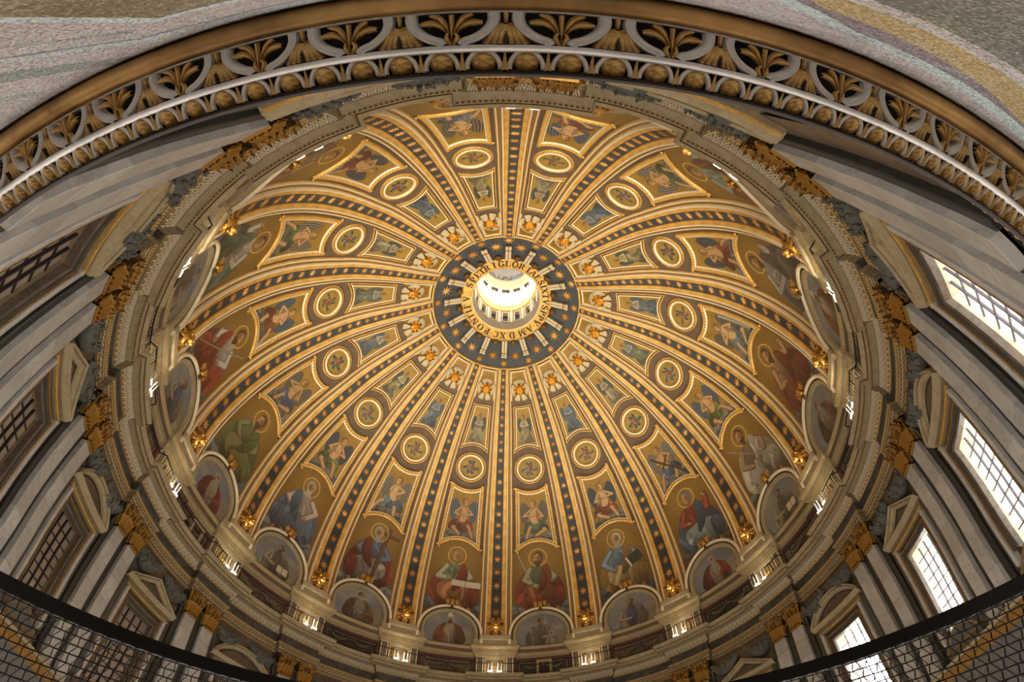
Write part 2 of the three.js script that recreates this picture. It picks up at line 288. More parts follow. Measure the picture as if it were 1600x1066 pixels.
function seated(g, s) {                                                 // a robed figure seated on clouds, in a box 100 wide and 125 high
  clouds(g, [[12, 98, 15], [86, 100, 16], [30, 112, 14], [70, 114, 14], [50, 118, 18]], s.cloud || '#6f7478');
  cloth(g, [[36, 24], [62, 22], [80, 44], [90, 72], [84, 98], [58, 106], [30, 100], [12, 84], [14, 58], [24, 36]], s.mantle, 14);
  cloth(g, [[38, 24], [60, 22], [68, 38], [66, 58], [48, 64], [32, 58], [32, 36]], s.robe, 8);
  cloth(g, [[24, 58], [52, 54], [76, 60], [84, 78], [70, 92], [64, 112], [46, 112], [44, 90], [26, 82]], s.lap, 12);
  limb(g, [[62, 94], [60, 114], [52, 118]], 6, s.skin); limb(g, [[74, 88], [76, 108], [84, 113]], 6, s.skin);
  cloth(g, [[70, 60], [88, 66], [88, 92], [74, 100], [66, 84]], s.mantle, 7);
  const ex = rr(-5, 3), ey = rr(-6, 4), hx = rr(-6, 8), hy = rr(-10, 4), raised = s.item === 'none' && rnd() < .6, h2 = raised ? [rr(74, 84), rr(24, 36)] : [rr(58, 72), rr(50, 60)];
  limb(g, [[37, 30], [27 + ex, 46 + ey], [42 + hx, 58 + hy]], 9.5, s.sleeve || s.robe); limb(g, [[62, 29], [75, 45], h2], 9.5, s.sleeve || s.robe);
  limb(g, [[40 + hx, 57 + hy], [45 + hx, 59 + hy]], 4.5, s.skin); limb(g, [h2, [h2[0] - 3, h2[1] - 4]], 4.5, s.skin);
  cloth(g, [[58, 22], [66, 24], [72, 44], [60, 66], [44, 74], [52, 50]], s.mantle, 6);
  if (s.item === 'book') { g.save(); g.translate(66, 58); g.rotate(-0.35); g.fillStyle = '#2e3430'; g.fillRect(-6, -13, 24, 17); g.fillStyle = '#c9c0aa'; g.fillRect(-6, -13, 3, 17); g.restore(); }
  if (s.item === 'page') { g.save(); g.translate(46, 56); g.rotate(0.05); g.fillStyle = '#b8ae96'; g.fillRect(0, -5, 44, 10); g.fillStyle = '#8e866f'; g.fillRect(20, -5, 2, 10); g.restore(); }
  if (s.item === 'sword') { limb(g, [[14, -6], [40, 56]], 2, '#9a958c'); limb(g, [[35, 58], [45, 53]], 2.2, '#5a5048'); }
  if (s.item === 'cross') { limb(g, [[34, 2], [44, 88]], 6, '#5a4026'); limb(g, [[18, 12], [52, 8]], 5, '#5a4026'); }
  if (s.item === 'staff') limb(g, [[18, 10], [84, 84]], 2, '#8c8468');
  head(g, 50, 12, 8, { halo: true, ...s });
}
function saintPicture(s) {
  return canvasTexture(288, 576, (g, w, h) => {
    goldGround(g, w, h, s.ground || '#7c5c24', '#94722e'); g.save();
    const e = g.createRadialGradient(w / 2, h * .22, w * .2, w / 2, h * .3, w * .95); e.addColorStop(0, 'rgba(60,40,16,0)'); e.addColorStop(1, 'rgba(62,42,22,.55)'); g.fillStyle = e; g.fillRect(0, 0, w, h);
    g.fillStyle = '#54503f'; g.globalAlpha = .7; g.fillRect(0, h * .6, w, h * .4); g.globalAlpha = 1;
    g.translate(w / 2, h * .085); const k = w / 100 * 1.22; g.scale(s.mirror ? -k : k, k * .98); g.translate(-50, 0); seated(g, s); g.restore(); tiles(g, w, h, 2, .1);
  });
}
function bustPicture(s) {
  return canvasTexture(224, 200, (g, w, h) => {
    const e = g.createLinearGradient(0, 0, w, h); e.addColorStop(0, '#8a8474'); e.addColorStop(.5, s.sky || '#6c7078'); e.addColorStop(1, '#7d6c4c'); g.fillStyle = e; g.fillRect(0, 0, w, h);
    for (let i = 0; i < 14; i++) { g.globalAlpha = .18; oval(g, rr(0, w), rr(0, h), rr(20, 60), rr(12, 36), rnd() < .5 ? '#a59c86' : '#4e535a'); } g.globalAlpha = 1;
    g.save(); g.translate(w / 2, 24); const k = 1.75; g.scale(s.mirror ? -k : k, k); g.translate(-50, 0);
    cloth(g, [[36, 26], [66, 26], [86, 48], [96, 110], [4, 110], [14, 54]], s.mantle, 14); cloth(g, [[40, 26], [60, 26], [66, 60], [58, 110], [38, 110], [34, 60]], s.robe, 8);
    limb(g, [[26, 46], [18, 70], [42, 74]], 12, s.mantle); oval(g, 44, 73, 5, 4, s.skin);
    if (s.item === 'mitre') blob(g, [[42, 8], [44, -8], [50, -14], [56, -8], [58, 8]], '#c9c0aa');
    if (s.item === 'cross') { limb(g, [[14, 4], [40, 100]], 5, '#8c7c58'); }
    if (s.item === 'book') { g.fillStyle = '#b8ab8c'; g.fillRect(56, 66, 30, 22); g.fillStyle = '#6c5a3c'; g.fillRect(70, 66, 2, 22); }
    head(g, 50, 14, 9, s); g.restore(); tiles(g, w, h, 2, .08);
  });
}
function wingShape(g, x, y, sx, c) {
  g.save(); g.translate(x, y); g.scale(sx, 1); blob(g, [[0, 0], [6, -16], [18, -24], [27, -14], [28, 8], [22, 30], [12, 40], [8, 20]], shade(c, .6)); g.clip();
  for (let i = 0; i < 9; i++) { g.strokeStyle = shade(c, i % 2 ? 1.0 : .45); g.lineWidth = 1.3; g.beginPath(); g.moveTo(2 + i * 2.6, -22); g.quadraticCurveTo(6 + i * 3.2, 4, 4 + i * 2.6, 40); g.stroke(); } g.restore();
}
function angelPicture(s) {                                              // winged figure seated on a cloud with a loose cloth
  return canvasTexture(208, 256, (g, w, h) => {
    goldGround(g, w, h, s.ground || '#82621f', '#9a7830'); g.save(); g.fillStyle = 'rgba(52,44,30,.8)'; for (let i = 0; i < 9; i++) oval(g, rr(0, w), h - rr(0, 34), rr(24, 50), rr(14, 30), shade('#4c463a', rr(.7, 1.2))); g.translate(w / 2, 24); const k = 2.45; g.scale(s.mirror ? -k : k, k * .84); g.translate(-50, 0);
    wingShape(g, 42, 32, -1, s.wing); wingShape(g, 60, 30, .9, s.wing); clouds(g, [[24, 100, 16], [70, 104, 18], [48, 110, 16]], '#6b6458');
    cloth(g, [[30, 60], [60, 56], [80, 66], [84, 86], [62, 96], [34, 96], [18, 84]], s.cloth, 12);
    const q = rr(-8, 8); limb(g, [[48, 70], [30 + q, 80], [20 + q * 1.5, 104]], 10.5, s.skin); limb(g, [[57, 72], [68 + q, 84], [58 - q, 106]], 10.5, s.skin); cloth(g, [[34, 62], [66, 60], [74 + q, 76], [56, 84], [36 + q, 82]], s.cloth, 8);
    blob(g, [[42, 24], [60, 24], [64, 44], [60, 70], [42, 70], [38, 44]], s.skin); blob(g, [[54, 28], [62, 28], [63, 60], [56, 68]], shade(s.skin, .7));
    limb(g, [[42, 30], [30 - q, 44], [46 + q, 52 - Math.abs(q)]], 7, s.skin); limb(g, [[60, 30], [72, 42 + q], [60 + q * .6, 50]], 7, s.skin);
    if (s.item === 'column') limb(g, [[80, 20], [84, 100]], 9, '#8f8778'); if (s.item === 'cross') { limb(g, [[24, 24], [80, 100]], 5, '#3c2a1a'); limb(g, [[62, 40], [40, 62]], 5, '#3c2a1a'); }
    head(g, 50, 14, 8, s); g.restore(); tiles(g, w, h, 2, .1);
  });
}
function kneelingPicture(s) {                                           // robed angel kneeling in prayer on gold
  return canvasTexture(160, 256, (g, w, h) => {
    goldGround(g, w, h, '#8a6a22', '#a58434'); for (let i = 0; i < 150; i++) { g.fillStyle = 'rgba(70,46,10,.5)'; g.fillRect((i % 10) * 16 + 4 + (Math.floor(i / 10) % 2) * 8, Math.floor(i / 10) * 17 + 6, 4, 3); }
    g.save(); g.translate(w / 2, 34); const k = 2.15; g.scale(s.mirror ? -k : k, k * .82); g.translate(-50, 0); wingShape(g, 44, 36, -.8, s.wing); wingShape(g, 58, 36, .75, s.wing);
    cloth(g, [[38, 54], [62, 52], [72, 84], [80, 116], [54, 122], [20, 118], [26, 92]], s.lap, 14); cloth(g, [[38, 24], [60, 24], [66, 40], [64, 60], [40, 62], [34, 40]], s.robe, 8);
    limb(g, [[40, 30], [34, 46], [50, 50]], 8, s.robe); limb(g, [[58, 30], [64, 46], [52, 48]], 8, s.robe); oval(g, 51, 48, 4.5, 4, s.skin); oval(g, 74, 118, 6, 3, s.skin);
    head(g, 48, 13, 8, s); g.restore(); tiles(g, w, h, 2, .1);
  });
}
function seraphPicture(s) {
  return canvasTexture(128, 128, (g) => {
    goldGround(g, 128, 128, '#8a6a24', '#a58434'); for (let i = 0; i < 40; i++) { const a = i / 40 * 6.283; g.fillStyle = 'rgba(70,44,10,.75)'; for (const r of [54, 47]) { g.beginPath(); g.ellipse(64 + r * Math.cos(a), 64 + r * Math.sin(a), 2.2, 1.4, a, 0, 7); g.fill(); } }
    for (const [a, l] of [[-1.25, 1], [-1.9, 1], [1.2, .95], [1.95, .95], [.12, 1.1], [3.02, 1.1]]) { g.save(); g.translate(64, 64); g.rotate(a); g.scale(l, 1); blob(g, [[4, -5], [18, -13], [38, -8], [44, 2], [30, 10], [12, 8]], shade(s.wing, .5)); blob(g, [[8, -6], [20, -11], [36, -7], [28, 1], [14, 2]], s.wing); g.strokeStyle = shade(s.wing, .35); g.lineWidth = 1.2; for (const q of [-3, 2, 6]) { g.beginPath(); g.moveTo(10, q); g.lineTo(38, q - 1); g.stroke(); } g.restore(); }
    head(g, 64, 62, 17, s); tiles(g, 128, 128, 2, .1);
  });
}
const pic = t => std({ map: t, roughness: 0.55 });

// what each bay of the dome shows; bay b lies between ribs b and b + 1
const SKIN = '#a07850', GREY = '#8c8478', BROWN = '#46301c';
const SAINTS = {
  0: { robe: '#7c8064', mantle: '#8a4028', lap: '#a8734c', sleeve: '#9a9a7c', item: 'page', hair: '#8a6430', cloud: '#5e646c', look: 'green tunic and red mantle writing on an open page' },
  '-1': { robe: '#6f7050', mantle: '#86402a', lap: '#8f5038', sleeve: '#8a8a66', item: 'sword', hair: BROWN, beard: '#4c301c', mirror: false, look: 'red mantle holding a long sword' },
  1: { robe: '#5c6878', mantle: '#7c3a26', lap: '#9a9088', item: 'cross', hair: GREY, beard: '#8c8070', look: 'red and blue drapery carrying a wooden cross', mirror: true },
  '-2': { robe: '#76889a', mantle: '#96743c', lap: '#a89468', item: 'book', hair: '#a09888', beard: '#8c8474', look: 'pale blue tunic and ochre mantle with a book', cloud: '#50545a' },
  2: { robe: '#a89a8c', mantle: '#5c6a7c', lap: '#6c7686', sleeve: '#b09c8c', item: 'none', hair: GREY, beard: '#9c9484', look: 'pale tunic and wide blue mantle', mirror: true },
  '-3': { robe: '#8a4030', mantle: '#4e5c6e', lap: '#98a4a4', item: 'none', hair: '#4e5c6e', look: 'red tunic under a blue veil and white drapery', cloud: '#5c4a3c' },
  3: { robe: '#74784c', mantle: '#6f7442', lap: '#8a8250', item: 'none', hair: BROWN, beard: BROWN, look: 'olive green tunic and mantle' },
  '-4': { robe: '#8c7458', mantle: '#b0a894', lap: '#b8b2a4', item: 'staff', hair: BROWN, beard: BROWN, look: 'white drapery over bare shoulders', cloud: '#66645c' },
  4: { robe: '#b0a89c', mantle: '#a0482a', lap: '#8c3c24', item: 'staff', hair: BROWN, beard: BROWN, look: 'white tunic and vermilion mantle with a long staff', mirror: true },
  '-5': { robe: '#a07a54', mantle: '#7a3c28', lap: '#84482e', item: 'none', hair: BROWN, beard: BROWN, look: 'bare chest and dark red mantle', cloud: '#5a6470' },
  5: { robe: '#a49c8c', mantle: '#5c6c5c', lap: '#687460', item: 'none', hair: BROWN, look: 'white tunic and grey green mantle', mirror: true },
  '-6': { robe: '#8e8a84', mantle: '#5a5450', lap: '#7a746c', item: 'none', hair: BROWN, beard: BROWN, look: 'grey tunic and brown mantle' },
  6: { robe: '#8c7050', mantle: '#7c5440', lap: '#947458', item: 'none', hair: BROWN, look: 'tan tunic and rose brown mantle', mirror: true },
  '-7': { robe: '#7e8c80', mantle: '#74402c', lap: '#5c7068', item: 'none', hair: BROWN, look: 'grey green tunic and rust red mantle' },
  7: { robe: '#a08c70', mantle: '#80583c', lap: '#8c6c50', item: 'cross', hair: BROWN, look: 'sand coloured tunic and brown mantle' },
  '-8': { robe: '#8c7c64', mantle: '#704030', lap: '#8a6c54', item: 'book', hair: GREY, beard: GREY, look: 'umber tunic and wine red mantle' },
};

// the mosaic behind the photographer: painted stones in grey, ochre and blue bands, set in small tesserae
M.mosaicWall = std({ roughness: 0.6, map: canvasTexture(2048, 512, (g, w, h) => {
  const P = ([x, y]) => [x * w, y * 420], poly = (p, c) => { g.fillStyle = c; g.beginPath(); p.map(P).forEach((q, i) => i ? g.lineTo(q[0], q[1]) : g.moveTo(q[0], q[1])); g.closePath(); g.fill(); };
  const line = (p, k, c, dy = 0) => { g.strokeStyle = c; g.lineWidth = k; g.lineJoin = 'round'; g.beginPath(); p.map(P).forEach((q, i) => i ? g.lineTo(q[0], q[1] + dy) : g.moveTo(q[0], q[1] + dy)); g.stroke(); };
  g.fillStyle = '#918b88'; g.fillRect(0, 0, w, h);
  poly([[.02, .62], [.11, .44], [.15, .02], [.168, .02], [.14, .46], [.12, .7], [.02, 1.2]], '#68706a'); poly([[0, .3], [.06, .28], [.08, .15], [.085, .2], [.06, .45], [0, .7]], '#767c72');
  poly([[.243, .42], [.5, .34], [.5, 1.22], [.18, 1.22], [.225, .88]], '#5c5034'); line([[.18, 1.22], [.225, .88], [.243, .42], [.5, .34]], 18, '#98a4a2'); line([[.1, 1.1], [.157, .62], [.207, .2], [.25, .12], [.5, .1]], 34, '#8e9a9a'); line([[.1, 1.1], [.157, .62], [.207, .2], [.25, .12], [.5, .1]], 8, '#5a5450', 22); line([[.13, 1.15], [.18, .7], [.22, .35]], 14, '#767470', 8);
  const gold = [[.52, .9], [.579, .62], [.81, .34], [.95, .22], [1, .19]];
  poly([...gold, [1, 1.22], [.5, 1.22]], '#54564e'); line(gold, 66, '#8c7848'); line(gold, 30, '#9a9690', 50); line(gold, 40, '#625a60', -54); line([[.55, .56], [.627, .31], [.873, .15], [1, .09]], 36, '#90a2a2'); line([[.55, .56], [.627, .31], [.873, .15], [1, .09]], 10, '#5e5a58', 22); line([[.66, 1.1], [.84, .66], [1, .5]], 40, '#8a9494'); line([[.7, 1.2], [.88, .85], [1, .7]], 30, '#6a6658');
  for (let i = 0; i < 90; i++) { g.globalAlpha = .16; oval(g, rr(0, w), rr(0, h), rr(20, 90), rr(5, 18), ['#a7b2b4', '#4a463e', '#98865a', '#77736c'][i % 4], rr(-.5, .5)); } g.globalAlpha = 1; g.fillStyle = 'rgba(20,18,18,.24)'; g.fillRect(0, 0, w, h);
  for (let y = 0; y < h; y += 3) for (let x = 0; x < w; x += 4) { const q = rnd(); if (q < .66) { g.fillStyle = q < .2 ? 'rgba(22,16,12,.5)' : q < .4 ? 'rgba(236,230,232,.26)' : q < .52 ? 'rgba(80,66,56,.3)' : 'rgba(176,168,170,.22)'; g.fillRect(x + rr(-1, 1), y + rr(-1, 1), 3, 2.4); } }
}) });
M.mosaicWall.map.wrapS = THREE.ClampToEdgeWrapping;

// ------------------------------------------------------------------ dome: shell, ribs, framed pictures
const BAYS = []; for (let b = -8; b < 8; b++) BAYS.push(b);
const place16 = b => `just clockwise of the ${clock(b)} rib`;
{
  const d = new MB(); d.grid(192, 60, (u, v) => dm(u * 16 - 8, lerp(sOf(19.7), sOf(44.85), v), 0), (u, v) => [u * 110, v * 30]);
  structure(d, 'ceiling', M.brown);
  const o = new MB(); o.grid(96, 30, (u, v) => dm(u * 16 - 8, lerp(sOf(19.7), sOf(44.85), v), -1.2), (u, v) => [u * 110, v * 30]);
  structure(o, 'roof_shell', M.outer);
}
const ribK = piece([20.4, 27, 38.3, 43.7, 44.9], [1, 1, 1.1, 1.33, 1.42]);
const S0 = sOf(21.4), S1 = sOf(44.86);
const starGeo = (() => { const m = new MB(), c = m.v(V(0, 0, 0.09)), n = 8; const ring = []; for (let i = 0; i < n * 2; i++) { const a = i * Math.PI / n, r = i % 2 ? 0.36 : 1; ring.push(V(Math.sin(a) * r, Math.cos(a) * r, i % 2 ? 0.05 : 0.02)); } for (let i = 0; i < n * 2; i++) { const q = ring[i], w = ring[(i + 1) % (n * 2)]; const a = m.v(V(0, 0, 0.16)), b = m.v(q), e = m.v(w); m.i.push(a, e, b); const f = m.v(V(q.x, q.y, -0.05)), g = m.v(V(w.x, w.y, -0.05)); m.i.push(b, e, g, b, g, f); } return m.geometry(); })();
const starMats = [0xc08a40, 0xae7830, 0xcc9a50].map(c => std({ color: c, roughness: 0.5, metalness: 0.2 }));
const STAR_H = [44.62, 44.21, 43.77, 43.36, 42.92, 42.49, 42.0, 41.5, 40.97, 40.4, 39.81, 39.03, 38.13, 37.24, 36.32, 35.38, 34.37, 33.32, 32.19, 31.08, 29.82, 28.46, 26.98, 25.49, 24.05];
// a gilded lion mask: brow, muzzle, eyes, ears and a mane of curls
const sph = (r = 1, a = 14, b = 10) => new THREE.SphereGeometry(r, a, b);
const lionFace = joined([[sph(), TR(0, 0, .12, 0, 0, 0, .34, .38, .3)], [sph(), TR(0, -.16, .36, 0, 0, 0, .2, .15, .16)], [sph(), TR(-.09, -.2, .45, 0, 0, 0, .1, .08, .08)], [sph(), TR(.09, -.2, .45, 0, 0, 0, .1, .08, .08)], [sph(), TR(0, -.09, .5, 0, 0, 0, .075, .05, .05)], [sph(), TR(0, .02, .38, 0, 0, 0, .07, .2, .1)], [sph(), TR(-.15, .1, .36, 0, 0, .3, .12, .06, .07)], [sph(), TR(.15, .1, .36, 0, 0, -.3, .12, .06, .07)], [sph(), TR(-.13, .03, .37, 0, 0, 0, .05, .04, .04)], [sph(), TR(.13, .03, .37, 0, 0, 0, .05, .04, .04)], [sph(), TR(0, -.32, .32, 0, 0, 0, .12, .07, .1)]]);
const curl = joined([[new THREE.TorusGeometry(.1, .05, 6, 10), TR(0, 0, 0)], [sph(1, 8, 6), TR(0, 0, .03, 0, 0, 0, .06, .06, .06)], [sph(1, 8, 6), TR(0, -.14, -.03, 0, 0, 0, .08, .14, .06)]]);
const ringGeo = new THREE.TorusGeometry(.1, .025, 6, 14);
// a winged child's head in relief: face with cheeks, nose, lips and curls, wings of separate feathers
const childFace = joined([[sph(1, 18, 14), TR(0, 0, .06, 0, 0, 0, .4, .48, .36)], [sph(), TR(-.17, -.1, .3, 0, 0, 0, .14, .13, .12)], [sph(), TR(.17, -.1, .3, 0, 0, 0, .14, .13, .12)], [sph(), TR(0, -.02, .43, 0, 0, 0, .055, .12, .07)], [sph(), TR(0, -.07, .46, 0, 0, 0, .075, .05, .05)], [sph(), TR(0, -.22, .38, 0, 0, 0, .1, .028, .05)], [sph(), TR(0, -.27, .36, 0, 0, 0, .08, .03, .05)], [sph(), TR(0, -.38, .28, 0, 0, 0, .11, .08, .08)], [sph(), TR(-.16, .1, .36, 0, 0, 0, .1, .035, .05)], [sph(), TR(.16, .1, .36, 0, 0, 0, .1, .035, .05)], [sph(), TR(-.16, .03, .37, 0, 0, 0, .06, .04, .03)], [sph(), TR(.16, .03, .37, 0, 0, 0, .06, .04, .03)]]);
const hairCurl = joined([[sph(1, 8, 6), TR(0, 0, 0, 0, 0, 0, .13, .13, .11)], [new THREE.TorusGeometry(.09, .04, 5, 9), TR(0, 0, .07)]]);
const feather = (() => { const m = new MB(); m.grid(8, 4, (u, v) => { const w = .1 * Math.sin(Math.PI * Math.min(1, u * .86 + .1)) ** .6, y = (v - .5) * 2; return V(u, y * w, .06 * (1 - y * y) + .05 * Math.sin(u * 3)); }); return m.geometry(); })();
function feathers(name, mat, parent, m0, a0, a1, n, len) {              // one wing: a fan of overlapping feathers
  const w = new MB(); for (let i = 0; i < n; i++) { const a = lerp(a0, a1, n > 1 ? i / (n - 1) : 0); w.geo(feather, m0.clone().multiply(TR(Math.cos(a) * .16, Math.sin(a) * .16, .02 * i, 0, 0, a, len * (1 - .12 * Math.abs(i - n / 2) / n), 1, 1))); w.geo(feather, m0.clone().multiply(TR(Math.cos(a) * .1, Math.sin(a) * .1, .08 + .02 * i, 0, 0, a + .1, len * .55, .9, 1))); }
  return w.build(name, mat, parent);
}
const seraphMats = [['#747c84'], ['#5c6670'], ['#8c7c64']].map(q => pic(seraphPicture({ wing: q[0], skin: '#8c5c38', hair: '#5a3c20' })));
const kneelMats = [];
const cherubMat = std({ color: 0xc68a2c, roughness: 0.34, metalness: 0.6 }), wingMat = M.feather;

for (let b = -8; b < 8; b++) {
  // ---- the rib at t = b
  const up = clock(b), rib = thing('rib', `gold edged dome rib with starry blue band, pointing to ${up}`, 'rib', dm(b, S0, 0), 'ribs of the dome');
  const strip = (name, mat, pts, n = 46) => { const m = new MB(); for (let j = 0; j < pts.length - 1; j++) m.grid(n, 1, (u, v) => { const s = lerp(S0, S1, u), k = ribK(hOf(s)); return dm(b + lerp(pts[j][0], pts[j + 1][0], v) * k, s, lerp(pts[j][1], pts[j + 1][1], v)); }, (u, v) => [u * 31, v * .4]); return m.build(name, mat, rib); };
  strip('star_band', M.blue, [[.056, .16], [-.056, .16]]);
  for (const s of [1, -1]) {
    strip('gilded_strip', M.goldFlat, [[.056 * s, .16], [.058 * s, .24], [.066 * s, .22], [.094 * s, .22], [.102 * s, .25], [.104 * s, .2]]);
    strip('inner_moulding', M.ivory, [[.104 * s, .16], [.105 * s, .27], [.110 * s, .32], [.116 * s, .32], [.121 * s, .27], [.124 * s, .12]]);
    strip('pattern_strip', M.goldDim, [[.124 * s, .13], [.128 * s, .12], [.157 * s, .12], [.160 * s, .13]]);
    strip('edge_moulding', M.ivory, [[.160 * s, .1], [.161 * s, .18], [.166 * s, .2], [.172 * s, .17], [.174 * s, .06]]);
    strip('outer_fillet', M.goldFlat, [[.174 * s, .06], [.176 * s, .1], [.181 * s, .08], [.183 * s, 0]]);
  }
  STAR_H.forEach((h, i) => { const o = mesh('star', starGeo, starMats[(i * 7 + b + 16) % 3]), k = lerp(.42, .3, clamp((h - 24) / 20, 0, 1)); place(o, frame(Fdome(b), 0, sOf(h), .17, k), rib); });
  { const m = new MB(), F = Fwall(b, 21.2); for (const [w, y0, y1, z] of [[1.98, 20.35, 21.0, .5], [1.42, 20.9, 21.42, .62]]) m.slab(F, -w, w, y0, y1, -.2, z, .05, .7); m.build('plinth', M.stone, rib); }
  // ---- lion mask at its foot
  const lp = frame(Fdome(b), 0, sOf(22.35), .2, 1.3), lion = thing('lion_mask', `gilded lion mask at the foot of the ${up} rib`, 'mask', V().setFromMatrixPosition(lp), 'lion masks at the rib feet');
  place(mesh('face', lionFace, M.gold), lp, lion);
  for (let i = 0; i < 15; i++) { const a = i / 15 * 6.283, o = mesh('mane_curl', curl, i % 3 ? M.gold : M.goldDark); place(o, lp.clone().multiply(TR(Math.sin(a) * .37, Math.cos(a) * .42 + .02, .1, 0, 0, -a + 3.14, .95)), lion); }
  for (const s of [-1, 1]) place(mesh('ear', sph(1, 8, 6), M.gold), lp.clone().multiply(TR(s * .25, .28, .25, 0, 0, 0, .08, .1, .06)), lion);
  place(mesh('mouth_ring', ringGeo, M.goldDark), lp.clone().multiply(TR(0, -.46, .34, .4, 0, 0)), lion);
}

for (const b of BAYS) {
  const c = b + .5, F = Fdome(c), where = place16(b), sp = { skin: SKIN, hair: BROWN, ...SAINTS[b] };
  const X = (t, h) => -t * domeR(h) * K;                                  // a sixteenth of the circle in metres along the shell
  const P = (t, h) => [X(t, h), sOf(h)];
  // large seated figure
  {
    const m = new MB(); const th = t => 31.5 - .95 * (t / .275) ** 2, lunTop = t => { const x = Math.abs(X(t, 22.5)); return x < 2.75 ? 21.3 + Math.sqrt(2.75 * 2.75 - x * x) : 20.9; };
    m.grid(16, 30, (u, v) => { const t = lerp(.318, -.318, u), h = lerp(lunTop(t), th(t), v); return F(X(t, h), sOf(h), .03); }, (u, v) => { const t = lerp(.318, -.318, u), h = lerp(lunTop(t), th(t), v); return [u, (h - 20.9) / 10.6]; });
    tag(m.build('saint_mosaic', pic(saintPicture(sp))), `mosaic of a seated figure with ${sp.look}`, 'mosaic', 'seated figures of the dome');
  }
  // framed winged figure above it
  {
    const top = t => 36.38 + .43 * (t / .262) ** 2, bot = t => 31.5 - .97 * (t / .272) ** 2, W = h => lerp(.272, .258, (h - 30.5) / 6.3);
    const path = []; for (let i = 0; i <= 14; i++) { const t = lerp(.272, -.272, i / 14); path.push(P(t, bot(t))); } for (let i = 1; i < 10; i++) { const h = lerp(30.53, 36.81, i / 10); path.push(P(-W(h), h)); } for (let i = 0; i <= 14; i++) { const t = lerp(-.258, .258, i / 14); path.push(P(t, top(t))); } for (let i = 1; i < 10; i++) { const h = lerp(36.81, 30.53, i / 10); path.push(P(W(h), h)); }
    const o = thing('angel_picture', `large framed mosaic of a winged figure ${where}`, 'picture', F(0, sOf(34), 0), 'framed winged figures');
    new MB().sweep(F, path, [[[0, 0], [0, .12], [.05, .19], [.12, .16]], [[.12, .16], [.14, .11]]], true, 1).build('gilded_border', M.goldFlat, o);
    new MB().sweep(F, path, [[[.14, .11], [.2, .14], [.26, .1]], [[.26, .1], [.3, .06]]], true, 1).build('patterned_border', M.goldDim, o);
    new MB().sweep(F, path, [[.3, .05], [.31, .14], [.36, .14], [.41, .05]], true, 1).build('inner_border', M.ivory, o);
    beads(F, path, .2, .12, .26, .13, .05, o, 'dentil_row', M.goldFlat);
    const m = new MB(), k = .93; m.grid(10, 10, (u, v) => { const t0 = (1 - 2 * u), t = t0 * lerp(.243, .232, v), h = lerp(bot(t) + .36, top(t) - .34, v); return F(X(t, h), sOf(h), .04); });
    const q = [0, 1, 2, 3, 4, 5][(b + 16) % 6];
    m.build('painting', pic(angelPicture({ skin: ['#a88258', '#9c7850', '#b08c64'][q % 3], hair: '#5c4020', wing: ['#5c6878', '#847c70', '#4c5058', '#74685c'][(b + 8) % 4], cloth: ['#6c7040', '#56607a', '#8a4c30', '#5a6a48', '#7c3c2c', '#6c7a84'][q], item: b === -3 ? 'cross' : b === -5 ? 'column' : 'none', mirror: (b & 1) === 0 })), o);
  }
  // round picture
  {
    const cy = sOf(38.22), o = thing('round_picture', `round framed mosaic of a winged head ${where}`, 'medallion', F(0, cy, 0), 'round pictures of the dome');
    const ring = arc(0, cy, 1.56, 0, Math.PI * 2, 40).slice(0, 40);
    new MB().sweep(F, ring, [[[0, 0], [0, .08], [.05, .12], [.1, .07]]], true, 1).build('gilded_rim', M.goldFlat, o);
    new MB().sweep(F, ring, [[[.1, .06], [.15, .1], [.2, .06]]], true, 1).build('dark_rim', M.goldDark, o);
    new MB().sweep(F, ring, [[[.2, .05], [.22, .15], [.3, .19], [.38, .15], [.4, .04]]], true, 1).build('white_rim', M.ivory, o);
    beads(F, ring.concat([ring[0]]), .15, .1, .28, .1, .06, o, 'bead_row', M.gold);
    const m = new MB(); m.grid(24, 4, (u, v) => { const a = u * 6.2832, r = 1.18 * v; return F(r * Math.cos(a), cy + r * Math.sin(a), .03); }, (u, v) => { const a = u * 6.2832, r = .5 * v; return [.5 + r * Math.cos(a), .5 + r * Math.sin(a)]; });
    m.build('painting', seraphMats[(b + 16) % 3], o);
  }
  // small framed praying figure
  {
    const bot = t => 39.97 - .46 * (t / .262) ** 2, W = h => lerp(.262, .222, (h - 39.5) / 3.1), top = 42.62;
    const path = []; for (let i = 0; i <= 12; i++) { const t = lerp(.262, -.262, i / 12); path.push(P(t, bot(t))); } for (let i = 1; i < 7; i++) { const h = lerp(39.5, top, i / 7); path.push(P(-W(h), h)); } path.push(P(-.222, top)); path.push(P(.222, top)); for (let i = 1; i < 7; i++) { const h = lerp(top, 39.5, i / 7); path.push(P(W(h), h)); }
    const o = thing('praying_angel_picture', `small framed mosaic of a praying angel ${where}`, 'picture', F(0, sOf(41), 0), 'small framed angels');
    new MB().sweep(F, path, [[[0, 0], [0, .1], [.04, .14], [.09, .1]]], true, 1).build('gilded_border', M.goldFlat, o);
    new MB().sweep(F, path, [[[.09, .1], [.12, .07], [.17, .1], [.21, .06]]], true, 1).build('patterned_border', M.goldDark, o);
    new MB().sweep(F, path, [[.21, .05], [.22, .13], [.29, .13], [.31, .04]], true, 1).build('inner_border', M.ivory, o);
    const m = new MB(); m.grid(8, 8, (u, v) => { const t = (1 - 2 * u) * lerp(.222, .18, v), h = lerp(bot(t) + .2, top - .18, v); return F(X(t, h), sOf(h), .035); });
    const q = (b + 16) % 5;
